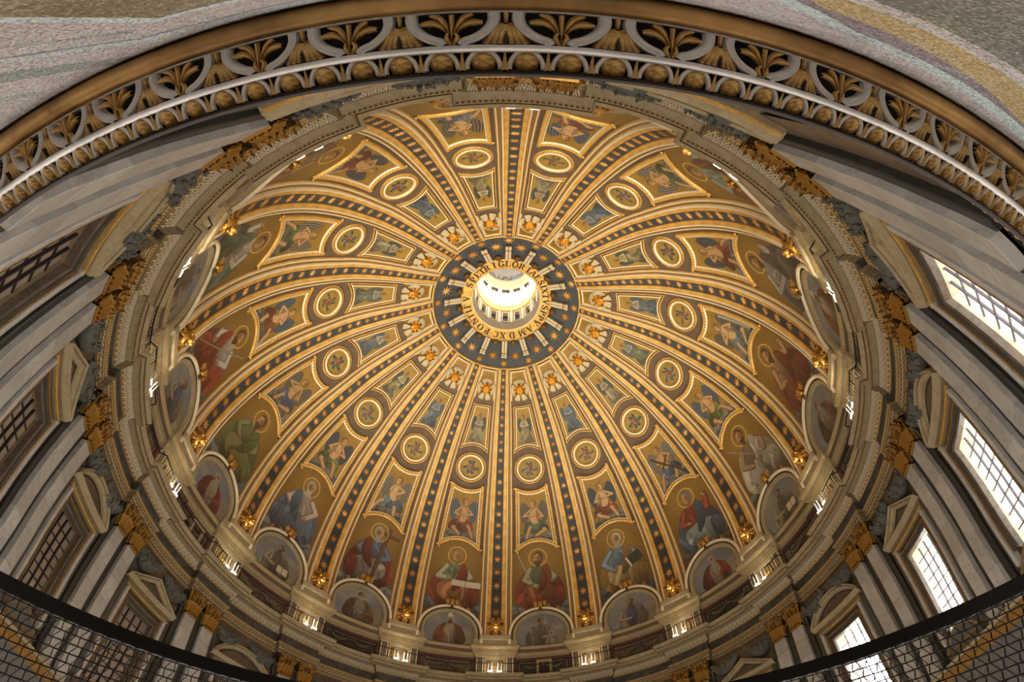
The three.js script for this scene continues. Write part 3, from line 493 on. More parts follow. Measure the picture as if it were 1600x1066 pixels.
    m.build('painting', kneelMats[(b + 16) % 8] ||= pic(kneelingPicture({ skin: '#8c6644', hair: '#5a3c20', wing: ['#4a5048', '#5c6468', '#6c6458'][q % 3], robe: ['#a09470', '#948c80', '#7c8478', '#8c8068', '#6c7680'][q], lap: ['#8c8058', '#5c6870', '#6c7058', '#968a6c', '#586470'][q], mirror: b % 2 === 0 })), o);
  }
  // gold field and winged child's head at the top of the bay
  {
    const g = thing('gold_field', `gold mosaic field behind a winged head ${where}`, 'mosaic', F(0, sOf(43.9), 0), 'gold fields round the oculus');
    const W = h => lerp(.262, .235, (h - 42.95) / 1.8) ;
    new MB().grid(8, 6, (u, v) => { const h = lerp(43.1, 44.62, v), t = (1 - 2 * u) * W(h); return F(X(t, h), sOf(h), .02); }, (u, v) => [u * 1.6, v * 2.2]).build('field', M.goldTile, g);
    const path = [[.275, 42.95], [.27, 43.4], [.262, 43.9], [.25, 44.4], [.243, 44.7], [-.243, 44.7], [-.25, 44.4], [-.262, 43.9], [-.27, 43.4], [-.275, 42.95]].map(q => P(q[0], q[1])).reverse();
    new MB().sweep(F, path, [[0, 0], [0, .09], [.05, .11], [.1, .06]], false, 1).build('outer_border', M.ivory, g);
    new MB().sweep(F, path, [[.1, .05], [.13, .09], [.18, .04]], false, 1).build('inner_border', M.goldFlat, g);
    const m0 = frame(F, 0, sOf(43.55), .1, 1.0), ch = thing('winged_cherub', `gilded child's head with pale feathered wings ${where}`, 'relief', V().setFromMatrixPosition(m0), 'winged heads round the oculus');
    place(mesh('face', childFace, cherubMat), m0.clone().multiply(TR(0, 0, .05, 0, 0, 0, 1.2)), ch);
    for (let i = 0; i < 13; i++) { const a = lerp(-2.2, 2.2, i / 12); place(mesh('hair_curl', hairCurl, i % 2 ? cherubMat : M.goldDark), m0.clone().multiply(TR(Math.sin(a) * .5, Math.cos(a) * .58, .16 + .05 * Math.cos(i * 2), 0, 0, a, 1.25)), ch); }
    feathers('wing', wingMat, ch, m0.clone().multiply(TR(0, .22, -.06)), .85, 2.3, 11, .84);
    for (const s of [1, -1]) { const m1 = s > 0 ? m0 : m0.clone().multiply(new THREE.Matrix4().makeScale(-1, 1, 1)); feathers('wing', wingMat, ch, m1.clone().multiply(TR(.24, .06, -.03)), -.95, .85, 9, .72); feathers('wing', wingMat, ch, m1.clone().multiply(TR(.12, -.3, -.02)), -1.5, -.9, 5, .85); }
  }
  // lunette with its arch, and the gilded head on its crown
  {
    const R = 2.97, y0 = sOf(20.42), y1 = sOf(21.48), path = [[R, y0], [R, y1], ...arc(0, y1, R, 0, Math.PI, 30).slice(1), [-R, y0]];
    const BUST = [['#7c4a2a', '#a89a80', 'mitre'], ['#6c4a34', '#8c8478', 'none'], ['#8c8468', '#5c5a50', 'book'], ['#7c3428', '#a49c8c', 'none'], ['#8c8070', '#4e5a6c', 'none'], ['#847a6c', '#64605a', 'none']][(b + 18) % 6];
    const o = thing('lunette', `lunette with a ${b === -1 ? 'bent cross bearer' : 'half-length figure'} ${where}`, 'lunette', F(0, y0, 0), 'arched lunettes above the gallery');
    new MB().sweep(F, path, [[[0, 0], [0, .26]], [[0, .26], [.06, .36], [.16, .38], [.24, .32]], [[.24, .32], [.26, .24]]], false, .8).build('outer_moulding', M.ivory, o);
    new MB().sweep(F, path, [[.26, .24], [.3, .16], [.4, .16]], false, .8).build('dark_moulding', M.brown, o);
    new MB().sweep(F, path, [[[.4, .16], [.42, .24], [.48, .24]], [[.48, .24], [.66, .2]], [[.66, .2], [.7, .12], [.72, .02]]], false, .8).build('inner_moulding', M.stone, o);
    const r2 = R - .7, poly = [[r2, y0], [r2, y1], ...arc(0, y1, r2, 0, Math.PI, 24).slice(1), [-r2, y0]], m = new MB();
    m.grid(16, 10, (u, v) => { const x = lerp(-r2, r2, u) * .999, top = y1 + Math.sqrt(Math.max(0, r2 * r2 - x * x)); return F(x, lerp(y0, top, v), .05); }, (u, v) => { const x = lerp(-r2, r2, u), top = y1 + Math.sqrt(Math.max(0, r2 * r2 - x * x)), y = lerp(y0, top, v); return [u, (y - y0) / (y1 + r2 - y0)]; });
    m.build('painting', pic(bustPicture({ skin: '#98704c', hair: b % 3 ? BROWN : '#9c9484', beard: b === -1 ? null : b % 2 ? '#8c8474' : '#4a3420', mantle: BUST[0], robe: BUST[1], item: b === -1 ? 'cross' : BUST[2], mirror: b % 2 !== 0 })), o);
    const m0 = frame(F, 0, sOf(24.62), .42, .62), h = thing('cherub_keystone', `small gilded head on the lunette arch ${where}`, 'keystone', V().setFromMatrixPosition(m0), 'gilded heads on the lunettes');
    place(mesh('face', childFace, M.gold), m0, h);
    for (let i = 0; i < 9; i++) { const a = lerp(-1.9, 1.9, i / 8); place(mesh('hair_curl', hairCurl, M.goldDark), m0.clone().multiply(TR(Math.sin(a) * .4, Math.cos(a) * .46, .12, 0, 0, a, 1.05)), h); }
    for (const s of [1, -1]) feathers('wing', M.gold, h, m0.clone().multiply(new THREE.Matrix4().makeScale(s, 1, 1)).multiply(TR(.2, .05, 0)), -.5, .6, 4, .7);
    feathers('scroll', M.goldDark, h, m0.clone().multiply(TR(0, -.3, 0)), -1.9, -1.24, 3, .6);
  }
}
function beads(F, path, off, z, gap, w, hgt, parent, name, mat) {        // small blocks along a path, too many to be parts each
  const m = new MB(); let L = 0, next = gap / 2;
  for (let i = 0; i < path.length; i++) {
    const a = path[i], b2 = path[(i + 1) % path.length], l = Math.hypot(b2[0] - a[0], b2[1] - a[1]); if (l < 1e-6) continue;
    const d = [(b2[0] - a[0]) / l, (b2[1] - a[1]) / l];
    while (next < L + l) { const q = next - L, x = a[0] + d[0] * q - d[1] * off, y = a[1] + d[1] * q + d[0] * off, g = (i2, j2, k2) => F(x + d[0] * i2 * w / 2 - d[1] * j2 * w / 2, y + d[1] * i2 * w / 2 + d[0] * j2 * w / 2, z + k2); const c = [g(-1, -1, hgt), g(1, -1, hgt), g(1, 1, hgt), g(-1, 1, hgt), g(-1.3, -1.3, -.02), g(1.3, -1.3, -.02), g(1.3, 1.3, -.02), g(-1.3, 1.3, -.02)].map(v => m.v(v)); m.i.push(c[0], c[1], c[2], c[0], c[2], c[3]); for (let e = 0; e < 4; e++) { const f = (e + 1) % 4; m.i.push(c[4 + e], c[4 + f], c[f], c[4 + e], c[f], c[e]); } next += gap; }
    L += l;
  }
  const o = m.build(name, mat, parent); o.userData.kind = 'stuff'; return o;
}

// ------------------------------------------------------------------ the oculus: starry ring, brackets, inscription, lantern
{
  const at = wp(0, 45.6, 6), o = thing('star_ring', 'dark starry ring around the oculus with two rows of gold stars', 'ring', wp(0, 46, 0.01));
  new MB().grid(128, 6, (u, v) => Fdisc(u * 16)(0, v * DL * 1.02, 0), (u, v) => [u * 40, v * 3]).build('field', M.blue, o);
  const rim = new MB(); for (const [a, b] of [[[0, -.02], [0, .16]], [[0, .16], [.12, .2]], [[.12, .2], [.2, .1]], [[.2, .1], [.22, 0]]]) rim.grid(128, 1, (u, v) => Fdisc(u * 16)(0, lerp(a[0], b[0], v) - .02, lerp(a[1], b[1], v)), (u, v) => [u * 46, v * .2]);
  rim.build('gilded_rim', M.goldFlat, o);
  for (let i = 0; i < 16; i++) for (const [t, y, k] of [[i, .66, .48], [i + .5, 1.42, .58]]) place(mesh('star', starGeo, starMats[(i + (t % 1 ? 1 : 0)) % 3]), frame(Fdisc(t), 0, y, .05, k), o);
}
for (let b = -8; b < 8; b++) {
  const m0 = frame(Fdisc(b), 0, 2.2, .06, 1), o = thing('bracket', `pale double scroll bracket at the end of the ${clock(b)} rib`, 'bracket', V().setFromMatrixPosition(m0), 'brackets of the oculus');
  for (const s of [-1, 1]) {
    const bar = new MB(); bar.geo(new RoundedBoxGeometry(.27, 1.75, .3, 2, .06), m0.clone().multiply(TR(s * .16, .05, .14)));
    bar.geo(new THREE.CylinderGeometry(.17, .17, .27, 12), m0.clone().multiply(TR(s * .16, -.84, .2, 0, 0, Math.PI / 2))); bar.build('scroll_bar', M.white, o);
  }
  new MB().geo(new RoundedBoxGeometry(.1, 1.5, .2, 1, .03), m0.clone().multiply(TR(0, .05, .14))).build('groove', M.goldDark, o);
  const bd = new MB(); bd.geo(new RoundedBoxGeometry(.66, .09, .36, 1, .03), m0.clone().multiply(TR(0, -.5, .14))); bd.build('band', M.goldDark, o);
  const m1 = frame(Fdisc(b + .5), 0, 2.82, .1, .44), l = thing('leaf_boss', `small gilded leaf boss by the inscription, ${place16(b)}`, 'boss', V().setFromMatrixPosition(m1), 'leaf bosses of the oculus');
  const lb = new MB(); lb.geo(sph(1, 12, 8), m1.clone().multiply(TR(0, 0, .1, 0, 0, 0, .62, .7, .5))); lb.build('core', M.goldDark, l);
  const lf = new MB(); for (let i = 0; i < 14; i++) { const a = i * 2.4, q = .25 + .5 * (i / 14); lf.geo(sph(1, 7, 5), m1.clone().multiply(TR(Math.cos(a) * q, Math.sin(a) * q, .55 - q * .5, 0, 0, a, .26, .2, .2))); } lf.build('leaves', M.goldDark, l);
}
{
  const o = thing('inscription_ring', 'gold ring of black Roman capitals round the opening of the lantern', 'inscription', wp(0, 46.3, 0.01));
  const ringP = [[4.6, 46.75], [4.62, 46.3], [4.55, 46.12], [4.48, 46.1], [4.44, 46.16], [3.6, 46.42], [3.56, 46.36], [3.48, 46.36], [3.44, 46.5], [3.42, 47.1]], m = new MB();
  for (let j = 0; j < ringP.length - 1; j++) m.grid(128, 1, (u, v) => wp(u * 16, lerp(ringP[j][1], ringP[j + 1][1], v), lerp(ringP[j][0], ringP[j + 1][0], v)), (u, v) => [u * 25, j * .4 + v * .4]);
  m.build('ring', M.goldFlat, o);
  const font = await new FontLoader().loadAsync('fonts/droid/droid_serif_bold.typeface.json');
  const TXT = [['S', 4.993], ['·', 5.21], ['P', 5.436], ['E', 5.862], ['T', 6.244], ['R', 6.624], ['I', 7.135], ['G', 7.599], ['L', 8.0], ['O', -7.527], ['R', -7.093], ['I', -6.609], ['A', -6.225], ['E', -5.849], ['S', -5.419], ['I', -5.115], ['X', -4.813], ['T', -4.403], ['V', -4.005], ['S', -3.614], ['·', -3.4], ['P', -3.204], ['P', -2.83], ['·', -2.62], ['V', -2.391], ['·', -2.08], ['A', -1.741], ['·', -1.45], ['M', -1.158], ['·', -.8], ['D', -.491], ['·', -.17], ['X', .138], ['C', .602], ['·', .9], ['P', 1.221], ['O', 1.76], ['N', 2.326], ['T', 2.749], ['I', 3.119], ['F', 3.491], ['·', 3.72], ['V', 4.02], ['·', 4.5]];
  const Fr = tc => (x, y, z) => { const r = 4.02 - y * .955 - z * .296, h = 46.29 + y * .296 - z * .955; return wp(tc - x / (r * K), h, r); };
  const cache = {};
  for (const [ch, t] of TXT) {
    if (!cache[ch]) { const g = ch === '·' ? new THREE.CylinderGeometry(.05, .05, .03, 8).rotateX(Math.PI / 2) : new TextGeometry(ch, { font, size: .7, depth: .03, curveSegments: 4 }); g.computeBoundingBox(); const bb = g.boundingBox; g.translate(-(bb.min.x + bb.max.x) / 2, ch === '·' ? 0 : -.35, -.015); cache[ch] = g; }
    place(mesh('letter', cache[ch], M.ink), frame(Fr(t), 0, 0, .02, 1, Math.PI), o);
  }
}
{
  // lantern: lower wall with little windows, gold ring, tall openings to the sky, cornice and painted cupola
  const R = 3.4, lw = new MB(), ly = (a, b, r0, r1 = r0, n = 96) => lw.grid(n, 1, (u, v) => wp(u * 16, lerp(a, b, v), lerp(r0, r1, v)), (u, v) => [u * 21, v * (b - a)]);
  ly(46.6, 48.2, 3.42, R); ly(50.3, 50.7, R);
  for (let i = 0; i < 16; i++) for (const [a, b] of [[-.5, -.24], [.24, .5]]) lw.grid(3, 1, (u, v) => wp(i + lerp(a, b, u), lerp(48.2, 50.3, v), R), (u, v) => [u, v * 2]);
  const lwo = structure(lw, 'wall_lantern', M.stoneDim);
  for (let i = 0; i < 16; i++) {
    const g = new MB(), F = Fwall(i, R); g.slab(F, -.33, .33, 48.15, 50.35, -.5, -.4, .02); g.build('window_recess', M.bar, lwo);
    const f = new MB(); f.sweep(F, [[-.34, 48.2], [.34, 48.2], [.34, 50.3], [-.34, 50.3]], [[-.06, 0], [-.06, .09], [.05, .07], [.05, -.45]], true); f.build('window_frame', M.white, lwo);
    const p = new MB(), Fp = Fwall(i + .5, R); p.slab(Fp, -.17, .17, 47.9, 50.6, -.02, .12, .03); p.build('pilaster_strip', M.white, lwo);
  }
  const gr = new MB(); for (const [a, b] of [[[R, 50.6], [3.2, 50.7]], [[3.2, 50.7], [3.12, 51]], [[3.12, 51], [3.2, 51.2]], [[3.2, 51.2], [3.1, 51.4]], [[3.1, 51.4], [3.1, 51.65]], [[3.1, 51.65], [3.6, 51.8]]]) gr.grid(96, 1, (u, v) => wp(u * 16, lerp(a[1], b[1], v), lerp(a[0], b[0], v)), (u, v) => [u * 20, v * .4]);
  structure(gr, 'trim_7', M.goldFlat);
  const pr = new MB(); for (let i = 0; i < 16; i++) { const F = Fwall(i + .5, R + .1); pr.slab(F, -.2, .2, 51.6, 57.6, -.25, .1, .04, 2); pr.sweep(F, [[-.2, 51.6], [.2, 51.6], [.2, 57.6], [-.2, 57.6]], [[0, -.7], [0, 0]], true, 2); }
  const piers = structure(pr, 'wall_lantern_piers', M.white);
  for (let i = 0; i < 16; i++) { const F = Fwall(i, R + .3), b2 = new MB(); b2.slab(F, -.62, .62, 51.7, 52.6, -.2, .05, .04); b2.build('parapet', M.stone, piers); const l = new MB(); l.sweep(F, [[-.5, 52.6], [-.5, 57]], [[-.02, 0], [.02, .04]], false); l.sweep(F, [[0, 52.6], [0, 57]], [[-.025, 0], [0, .05], [.025, 0]], false); for (const y of [53.7, 54.8, 55.9]) l.sweep(F, [[-.6, y], [.6, y]], [[-.02, 0], [0, .04], [.02, 0]], false); l.build('window_bars', M.whiteMetal, piers); }
  const co = new MB(); for (const [a, b] of [[[3.6, 57.4], [3.2, 57.6]], [[3.2, 57.6], [3.2, 58.1]], [[3.2, 58.1], [3.02, 58.3]], [[3.02, 58.3], [2.95, 58.6]], [[2.95, 58.6], [3.1, 58.9]], [[3.1, 58.9], [3.1, 59.2]]]) co.grid(96, 1, (u, v) => wp(u * 16, lerp(a[1], b[1], v), lerp(a[0], b[0], v)), (u, v) => [u * 20, v * .4]);
  structure(co, 'trim_8', M.stone);
  const cup = new MB(); cup.grid(48, 12, (u, v) => { const a = v * Math.PI / 2; return wp(u * 16, 59.1 + 4.6 * Math.sin(a), 3.3 * Math.cos(a) + .02); }, (u, v) => { const a = u * 6.283; return [.5 + .5 * (1 - v) * Math.cos(a), .5 + .5 * (1 - v) * Math.sin(a)]; });
  structure(cup, 'ceiling_lantern', pic(canvasTexture(160, 160, (g) => { g.fillStyle = '#6c7078'; g.fillRect(0, 0, 160, 160); clouds(g, Array.from({ length: 16 }, (_, i) => [80 + 62 * Math.cos(i * .4 + .2), 80 + 62 * Math.sin(i * .4 + .2), 15]), '#8c7c68'); clouds(g, [[80, 80, 26], [60, 96, 18], [104, 70, 20]], '#a89870'); })));
  const sh = new MB(); sh.grid(48, 8, (u, v) => wp(u * 16, 57.4 + 7 * v, 4.1 * Math.cos(v * 1.5)), (u, v) => [u, v]); sh.grid(96, 1, (u, v) => wp(u * 16, lerp(44.8, 51.8, v), lerp(7.6, 4.2, v)), (u, v) => [u, v]); sh.grid(96, 1, (u, v) => wp(u * 16, 51.8, lerp(4.2, 3.5, v)), (u, v) => [u, v]);
  structure(sh, 'roof_lantern', M.outer);
}

// ------------------------------------------------------------------ attic, gallery and entablature
const R1 = 21.3, GW = 1.65, STEP = 0.36;                                 // recessed face, half width and projection over each pair of pilasters
function ringPath(w, d, bayR = R1) {                                     // plan of one turn of a moulding that breaks forward over the pilasters
  const p = []; for (let b = -8; b < 8; b++) for (const [x, z] of [[-.5 * K * bayR, 0], [-w, 0], [-w, d], [w, d], [w, 0]]) p.push([b * K * bayR + x, z]); return p;
}
const Fring = (x, z, h) => wp(-x / (R1 * K), h, R1 - z);                // a runs round the circle to the right, z inward
function moulding(name, mat, prof, w = GW, d = STEP) { const m = new MB(), p = ringPath(w, d); p.push([8 * K * R1 - .5 * K * R1, 0]); m.sweep((a, z, h) => Fring(a, z, h), p, prof, false, .9); return structure(m, name, mat); }
const arch = moulding('trim_1', M.stoneDim, [[0, 14.3], [.02, 14.35], [.02, 14.62], [.06, 14.64], [.06, 14.9], [.1, 14.92], [.1, 15.12], [.18, 15.2], [.2, 15.3], [0, 15.36]]);
const fri = moulding('trim_2', M.frieze, [[0, 15.3], [0, 16.2]]);
const cor = moulding('trim_3', M.stoneDim, [[[0, 16.16], [.05, 16.17]], [[.05, 16.17], [.12, 16.25], [.2, 16.36], [.34, 16.55]], [[.36, 16.56], [.4, 16.6]], [[.4, 16.6], [.44, 16.6]]]);
const crown = moulding('trim_4', M.stone, [[[.42, 16.58], [.76, 16.62]], [[.76, 16.62], [.76, 16.86]], [[.76, 16.86], [.8, 16.9]], [[.8, 16.9], [.84, 17.0], [.92, 17.06]], [[.92, 17.06], [.92, 17.18]], [[.92, 17.18], [.3, 17.26], [-.1, 17.28]]]);
new MB().sweep((a, z, h) => Fring(a, z, h), [...ringPath(GW, STEP), [7.5 * K * R1, 0]], [[.77, 16.87], [.81, 16.85], [.81, 16.9], [.77, 16.92]], false, .9).build('red_fillet', M.goldDark, crown);
// carved ornament on the mouldings: leaf chain on the cove, fretted bands on the architrave, dentils under the crown
function chain(parent, name, mat, d0, gap, draw, w = GW, dd = STEP) {
  const m = new MB(), p = [...ringPath(w, dd), [7.5 * K * R1, 0]]; let i0 = 0;
  for (let i = 0; i < p.length - 1; i++) {
    const a = p[i], b = p[i + 1], dx = b[0] - a[0], dz = b[1] - a[1], L0 = Math.hypot(dx, dz); if (L0 < 1) continue;
    const out = a[1] > .01, ext = out ? d0 : -d0 * (1), x0 = a[0] - (out ? d0 : (i % 5 === 1 ? 0 : -d0) * 0), x1 = b[0] + (out ? d0 : 0), n = Math.max(1, Math.round((x1 - x0) / gap));
    for (let k = 0; k < n; k++) draw(m, lerp(x0, x1, (k + .5) / n), a[1], (x1 - x0) / n, k);
  }
  const o = m.build(name, mat, parent); o.userData.kind = 'stuff'; return o;
}
const ridge = (m, pts, w) => { for (let i = 0; i < pts.length - 1; i++) { const [x0, z0, h0] = pts[i], [x1, z1, h1] = pts[i + 1], L = Math.hypot(x1 - x0, h1 - h0) || 1, nx = -(h1 - h0) / L * w, nh = (x1 - x0) / L * w; const a = m.v(Fring(x0 - nx, z0, h0 - nh)), b = m.v(Fring(x0, z0 + w * 1.4, h0)), c = m.v(Fring(x0 + nx, z0, h0 + nh)), d = m.v(Fring(x1 - nx, z1, h1 - nh)), e = m.v(Fring(x1, z1 + w * 1.4, h1)), f = m.v(Fring(x1 + nx, z1, h1 + nh)); m.i.push(a, d, e, a, e, b, b, e, f, b, f, c); } };
chain(cor, 'carved_leaves', M.white, .2, .38, (m, x, z, g) => { for (const s of [-1, 1]) { ridge(m, [[x + s * g * .5, z + .36, 16.56], [x + s * g * .25, z + .2, 16.33], [x, z + .09, 16.19]], .034); ridge(m, [[x + s * g * .26, z + .38, 16.57], [x + s * g * .12, z + .29, 16.44], [x, z + .22, 16.35]], .028); } ridge(m, [[x, z + .38, 16.56], [x, z + .3, 16.46]], .026); });
chain(cor, 'gilded_leaf_tips', M.goldFlat, .2, .38, (m, x, z, g) => { ridge(m, [[x + g * .5, z + .12, 16.22], [x + g * .5, z + .2, 16.33]], .04); ridge(m, [[x - g * .5, z + .42, 16.6], [x + g * .5, z + .42, 16.6]], .02); });
chain(arch, 'fret', M.white, .06, .3, (m, x, z, g) => { ridge(m, [[x - g * .5, z + .07, 14.66], [x, z + .07, 14.88], [x + g * .5, z + .07, 14.66]], .022); });
chain(arch, 'egg_row', M.goldFlat, .12, .17, (m, x, z, g) => { ridge(m, [[x - g * .3, z + .13, 15.15], [x, z + .16, 15.22], [x + g * .3, z + .13, 15.15]], .03); });
chain(crown, 'dentil_row', M.goldDark, .72, .2, (m, x, z, g) => { ridge(m, [[x - g * .28, z + .7, 16.58], [x + g * .28, z + .7, 16.58]], .03); });
chain(arch, 'gilded_line', M.goldFlat, .0, .8, (m, x, z, g) => { for (const h of [14.42, 14.98, 15.28]) ridge(m, [[x - g * .5, z + .06 + (h - 14.4) * .1, h], [x + g * .5, z + .06 + (h - 14.4) * .1, h]], .022); });
chain(cor, 'gilded_rope', M.goldFlat, .05, .13, (m, x, z, g) => { ridge(m, [[x - g * .5, z + .06, 16.12], [x + g * .3, z + .09, 16.2]], .02); });
chain(arch, 'bead_row', M.goldFlat, .1, .16, (m, x, z, g) => { ridge(m, [[x - g * .3, z + .04, 14.5], [x + g * .3, z + .04, 14.5]], .02); });
// attic wall and its cornice
{ const m = new MB(); m.grid(192, 3, (u, v) => wp(u * 16 - 8, lerp(17.0, 20.6, v), 21.32), (u, v) => [u * 132, v * 3.4]); structure(m, 'wall_attic', M.brownMarble); }
const ac = (() => { const m = new MB(); m.sweep((a, z, h) => Fring(a, z, h), [...ringPath(1.75, .26), [7.5 * K * R1, 0]], [[[0, 19.3], [.04, 19.34]], [[.04, 19.34], [.04, 19.55]], [[.04, 19.55], [.1, 19.6], [.16, 19.72]], [[.16, 19.72], [.3, 19.76]], [[.3, 19.76], [.3, 19.98]], [[.3, 19.98], [.36, 20.06], [.44, 20.16]], [[.44, 20.16], [.46, 20.3]], [[.46, 20.3], [.1, 20.46], [-.2, 20.5]]], false, .9); return structure(m, 'trim_5', M.stone); })();
chain(ac, 'gilded_leaf_row', M.goldFlat, .2, .26, (m, x, z, g) => { ridge(m, [[x - g * .4, z + .12, 19.62], [x, z + .16, 19.7], [x + g * .4, z + .12, 19.62]], .03); }, 1.75, .26);
chain(ac, 'gilded_bead_row', M.goldFlat, .34, .2, (m, x, z, g) => { ridge(m, [[x - g * .34, z + .36, 20.06], [x + g * .34, z + .4, 20.1]], .032); }, 1.75, .26);
const swagTube = (F, x0, x1, y, dip, z, r) => { const pts = []; for (let i = 0; i <= 12; i++) { const u = i / 12; pts.push(F(lerp(x0, x1, u), y - dip * 4 * u * (1 - u), z)); } return [pts, u => r * (.5 + Math.sin(u * Math.PI))]; };
for (let b = -8; b < 8; b++) {
  const F = Fwall(b, 21.3), up = clock(b);
  const o = thing('attic_pier', `pale framed gallery pier with a cartouche under the ${up} rib`, 'pier', F(0, 17.3, 0), 'gallery piers');
  for (const s of [-1, 1]) { new MB().slab(F, s > 0 ? 1.0 : -1.62, s > 0 ? 1.62 : -1.0, 17.2, 19.36, -.05, .2, .04).build('side_strip', M.brownMarble, o); for (const x of [1.03, 1.58]) new MB().slab(F, s * x - .05, s * x + .05, 17.2, 19.36, 0, .25, .02).build('edge_strip', M.white, o); }
  new MB().slab(F, -.98, .98, 17.2, 19.36, -.05, .16, .03).build('field', M.goldDim, o);
  new MB().sweep(F, [[-.9, 17.3], [.9, 17.3], [.9, 19.26], [-.9, 19.26]], [[0, .1], [0, .3], [.1, .28], [.16, .16]], true).build('frame', M.stone, o);
  const c = new MB(); c.plate(F, [[-.5, 17.7], [.5, 17.7], [.62, 18.4], [.4, 18.95], [0, 19.05], [-.4, 18.95], [-.62, 18.4]], .2); c.sweep(F, [[-.5, 17.7], [.5, 17.7], [.62, 18.4], [.4, 18.95], [0, 19.05], [-.4, 18.95], [-.62, 18.4]], [[0, .15], [0, .26], [.07, .2]], true); c.build('cartouche', M.stoneDim, o);
  place(mesh('gilded_flower', starGeo, M.gold), frame(F, 0, 18.4, .24, .34), o);
}
for (const b of BAYS) {
  const F = Fwall(b + .5, 21.3), where = place16(b), door = b === -1 || b === 3, o = thing('attic_relief', `dark gallery relief ${door ? 'with a doorway' : 'with a garland'} ${where}`, 'relief', F(0, 17.3, 0), 'gallery reliefs');
  new MB().slab(F, -2.45, 2.45, 17.35, 19.2, -.05, .05, .03).build('field', b % 2 ? M.greenMarble : M.brownMarble, o);
  new MB().sweep(F, [[-2.45, 17.35], [2.45, 17.35], [2.45, 19.2], [-2.45, 19.2]], [[0, 0], [0, .16], [.2, .14], [.24, .05]], true).build('red_frame', M.red, o);
  new MB().sweep(F, [[-2.1, 17.7], [2.1, 17.7], [2.1, 18.86], [-2.1, 18.86]], [[0, .05], [.02, .1], [.07, .05]], true).build('pale_line', M.stoneDim, o);
  const sw = new MB(); for (const s of [-1, 1]) { const [p, r] = swagTube(F, s * 1.75, s * .12, 18.65, .42, .1, .055); sw.tube(p, r, 6); } sw.geo(sph(1, 8, 6), frame(F, 0, 18.6, .1, .16)); sw.build('garland', M.stoneDim, o);
  if (door) { const x = b === -1 ? .1 : .9; new MB().slab(F, x - .42, x + .42, 17.2, 18.72, .02, .1, .02).build('door_leaf', M.bar, o); new MB().sweep(F, [[x - .45, 17.2], [x - .45, 18.76], [x + .45, 18.76], [x + .45, 17.2]].reverse(), [[0, .05], [0, .2], [-.22, .22], [-.26, .05]], false).build('door_frame', M.stone, o); }
}
// gallery railing
{
  const o = thing('gallery_railing', 'thin black iron railing running round the gallery above the cornice', 'railing', wp(0, 17.3, 21.3));
  const fp = x => { const t = ((x / (K * R1)) % 1 + 1.5) % 1 - .5; return Math.abs(t * K * R1) < 2.2 ? STEP : 0; };
  const at = (x, h) => wp(-x / (R1 * K), h, R1 - .66 - fp(x)), C = 16 * K * R1, top = [];
  for (let i = 0; i <= 640; i++) top.push(at(-C / 2 + C * i / 640, 18.28));
  new MB().tube(top, .035, 5, false).build('handrail', M.iron, o);
  const low = top.map((_, i) => at(-C / 2 + C * i / 640, 17.5)); new MB().tube(low, .02, 4, false).build('bottom_rail', M.iron, o);
  const bl = new MB(); for (let i = 0; i < 496; i++) { const x = -C / 2 + C * (i + .5) / 496; bl.tube([at(x, 17.22), at(x, 18.28)], i % 8 ? .014 : .03, 4, false); } bl.build('balusters', M.iron, o).userData.kind = 'stuff';
}
// floodlights standing on the ledge, in pairs under the ribs
for (let b = -8; b < 8; b++) for (const s of [1, -1]) {
  const t = b + s * .052, F = Fwall(t, R1), o = thing('floodlight', `glowing floodlight under the ${clock(b)} rib, ${s > 0 ? 'clockwise' : 'anticlockwise'} of its pair`, 'floodlight', F(0, 17.2, 1.2), 'gallery floodlights');
  new MB().slab(F, -.22, .22, 17.2, 17.27, 1.12, 1.3, .02).build('base', M.whiteMetal, o);
  new MB().geo(new RoundedBoxGeometry(.46, .1, .18, 1, .02), frame(F, 0, 17.34, 1.19)).build('housing', M.whiteMetal, o);
  new MB().geo(new RoundedBoxGeometry(.36, .09, .09, 1, .03), frame(F, 0, 17.34, 1.27)).build('lamp', M.lamp, o);
  for (const q of [-1, 1]) new MB().tube([F(q * .16, 17.38, 1.16), F(q * .16, 18.2, 1.16)], .022, 5).build('post', M.whiteMetal, o);
  if (s > 0) {
    const l = new THREE.SpotLight(FLOOD.color, FLOOD.intensity, 0, FLOOD.spread, 0.9, 2), p = wp(b, 17.75, R1 - 1.35);
    l.position.copy(p); l.target.position.copy(wp(b, 46, 2)); l.castShadow = true; l.shadow.radius = 6; scene.add(l, l.target);
    const w = new THREE.PointLight(FLOOD.color, 9); w.position.copy(wp(b, 17.7, R1 - 1.25)); w.castShadow = true; w.shadow.radius = 4; scene.add(w);
  }
}

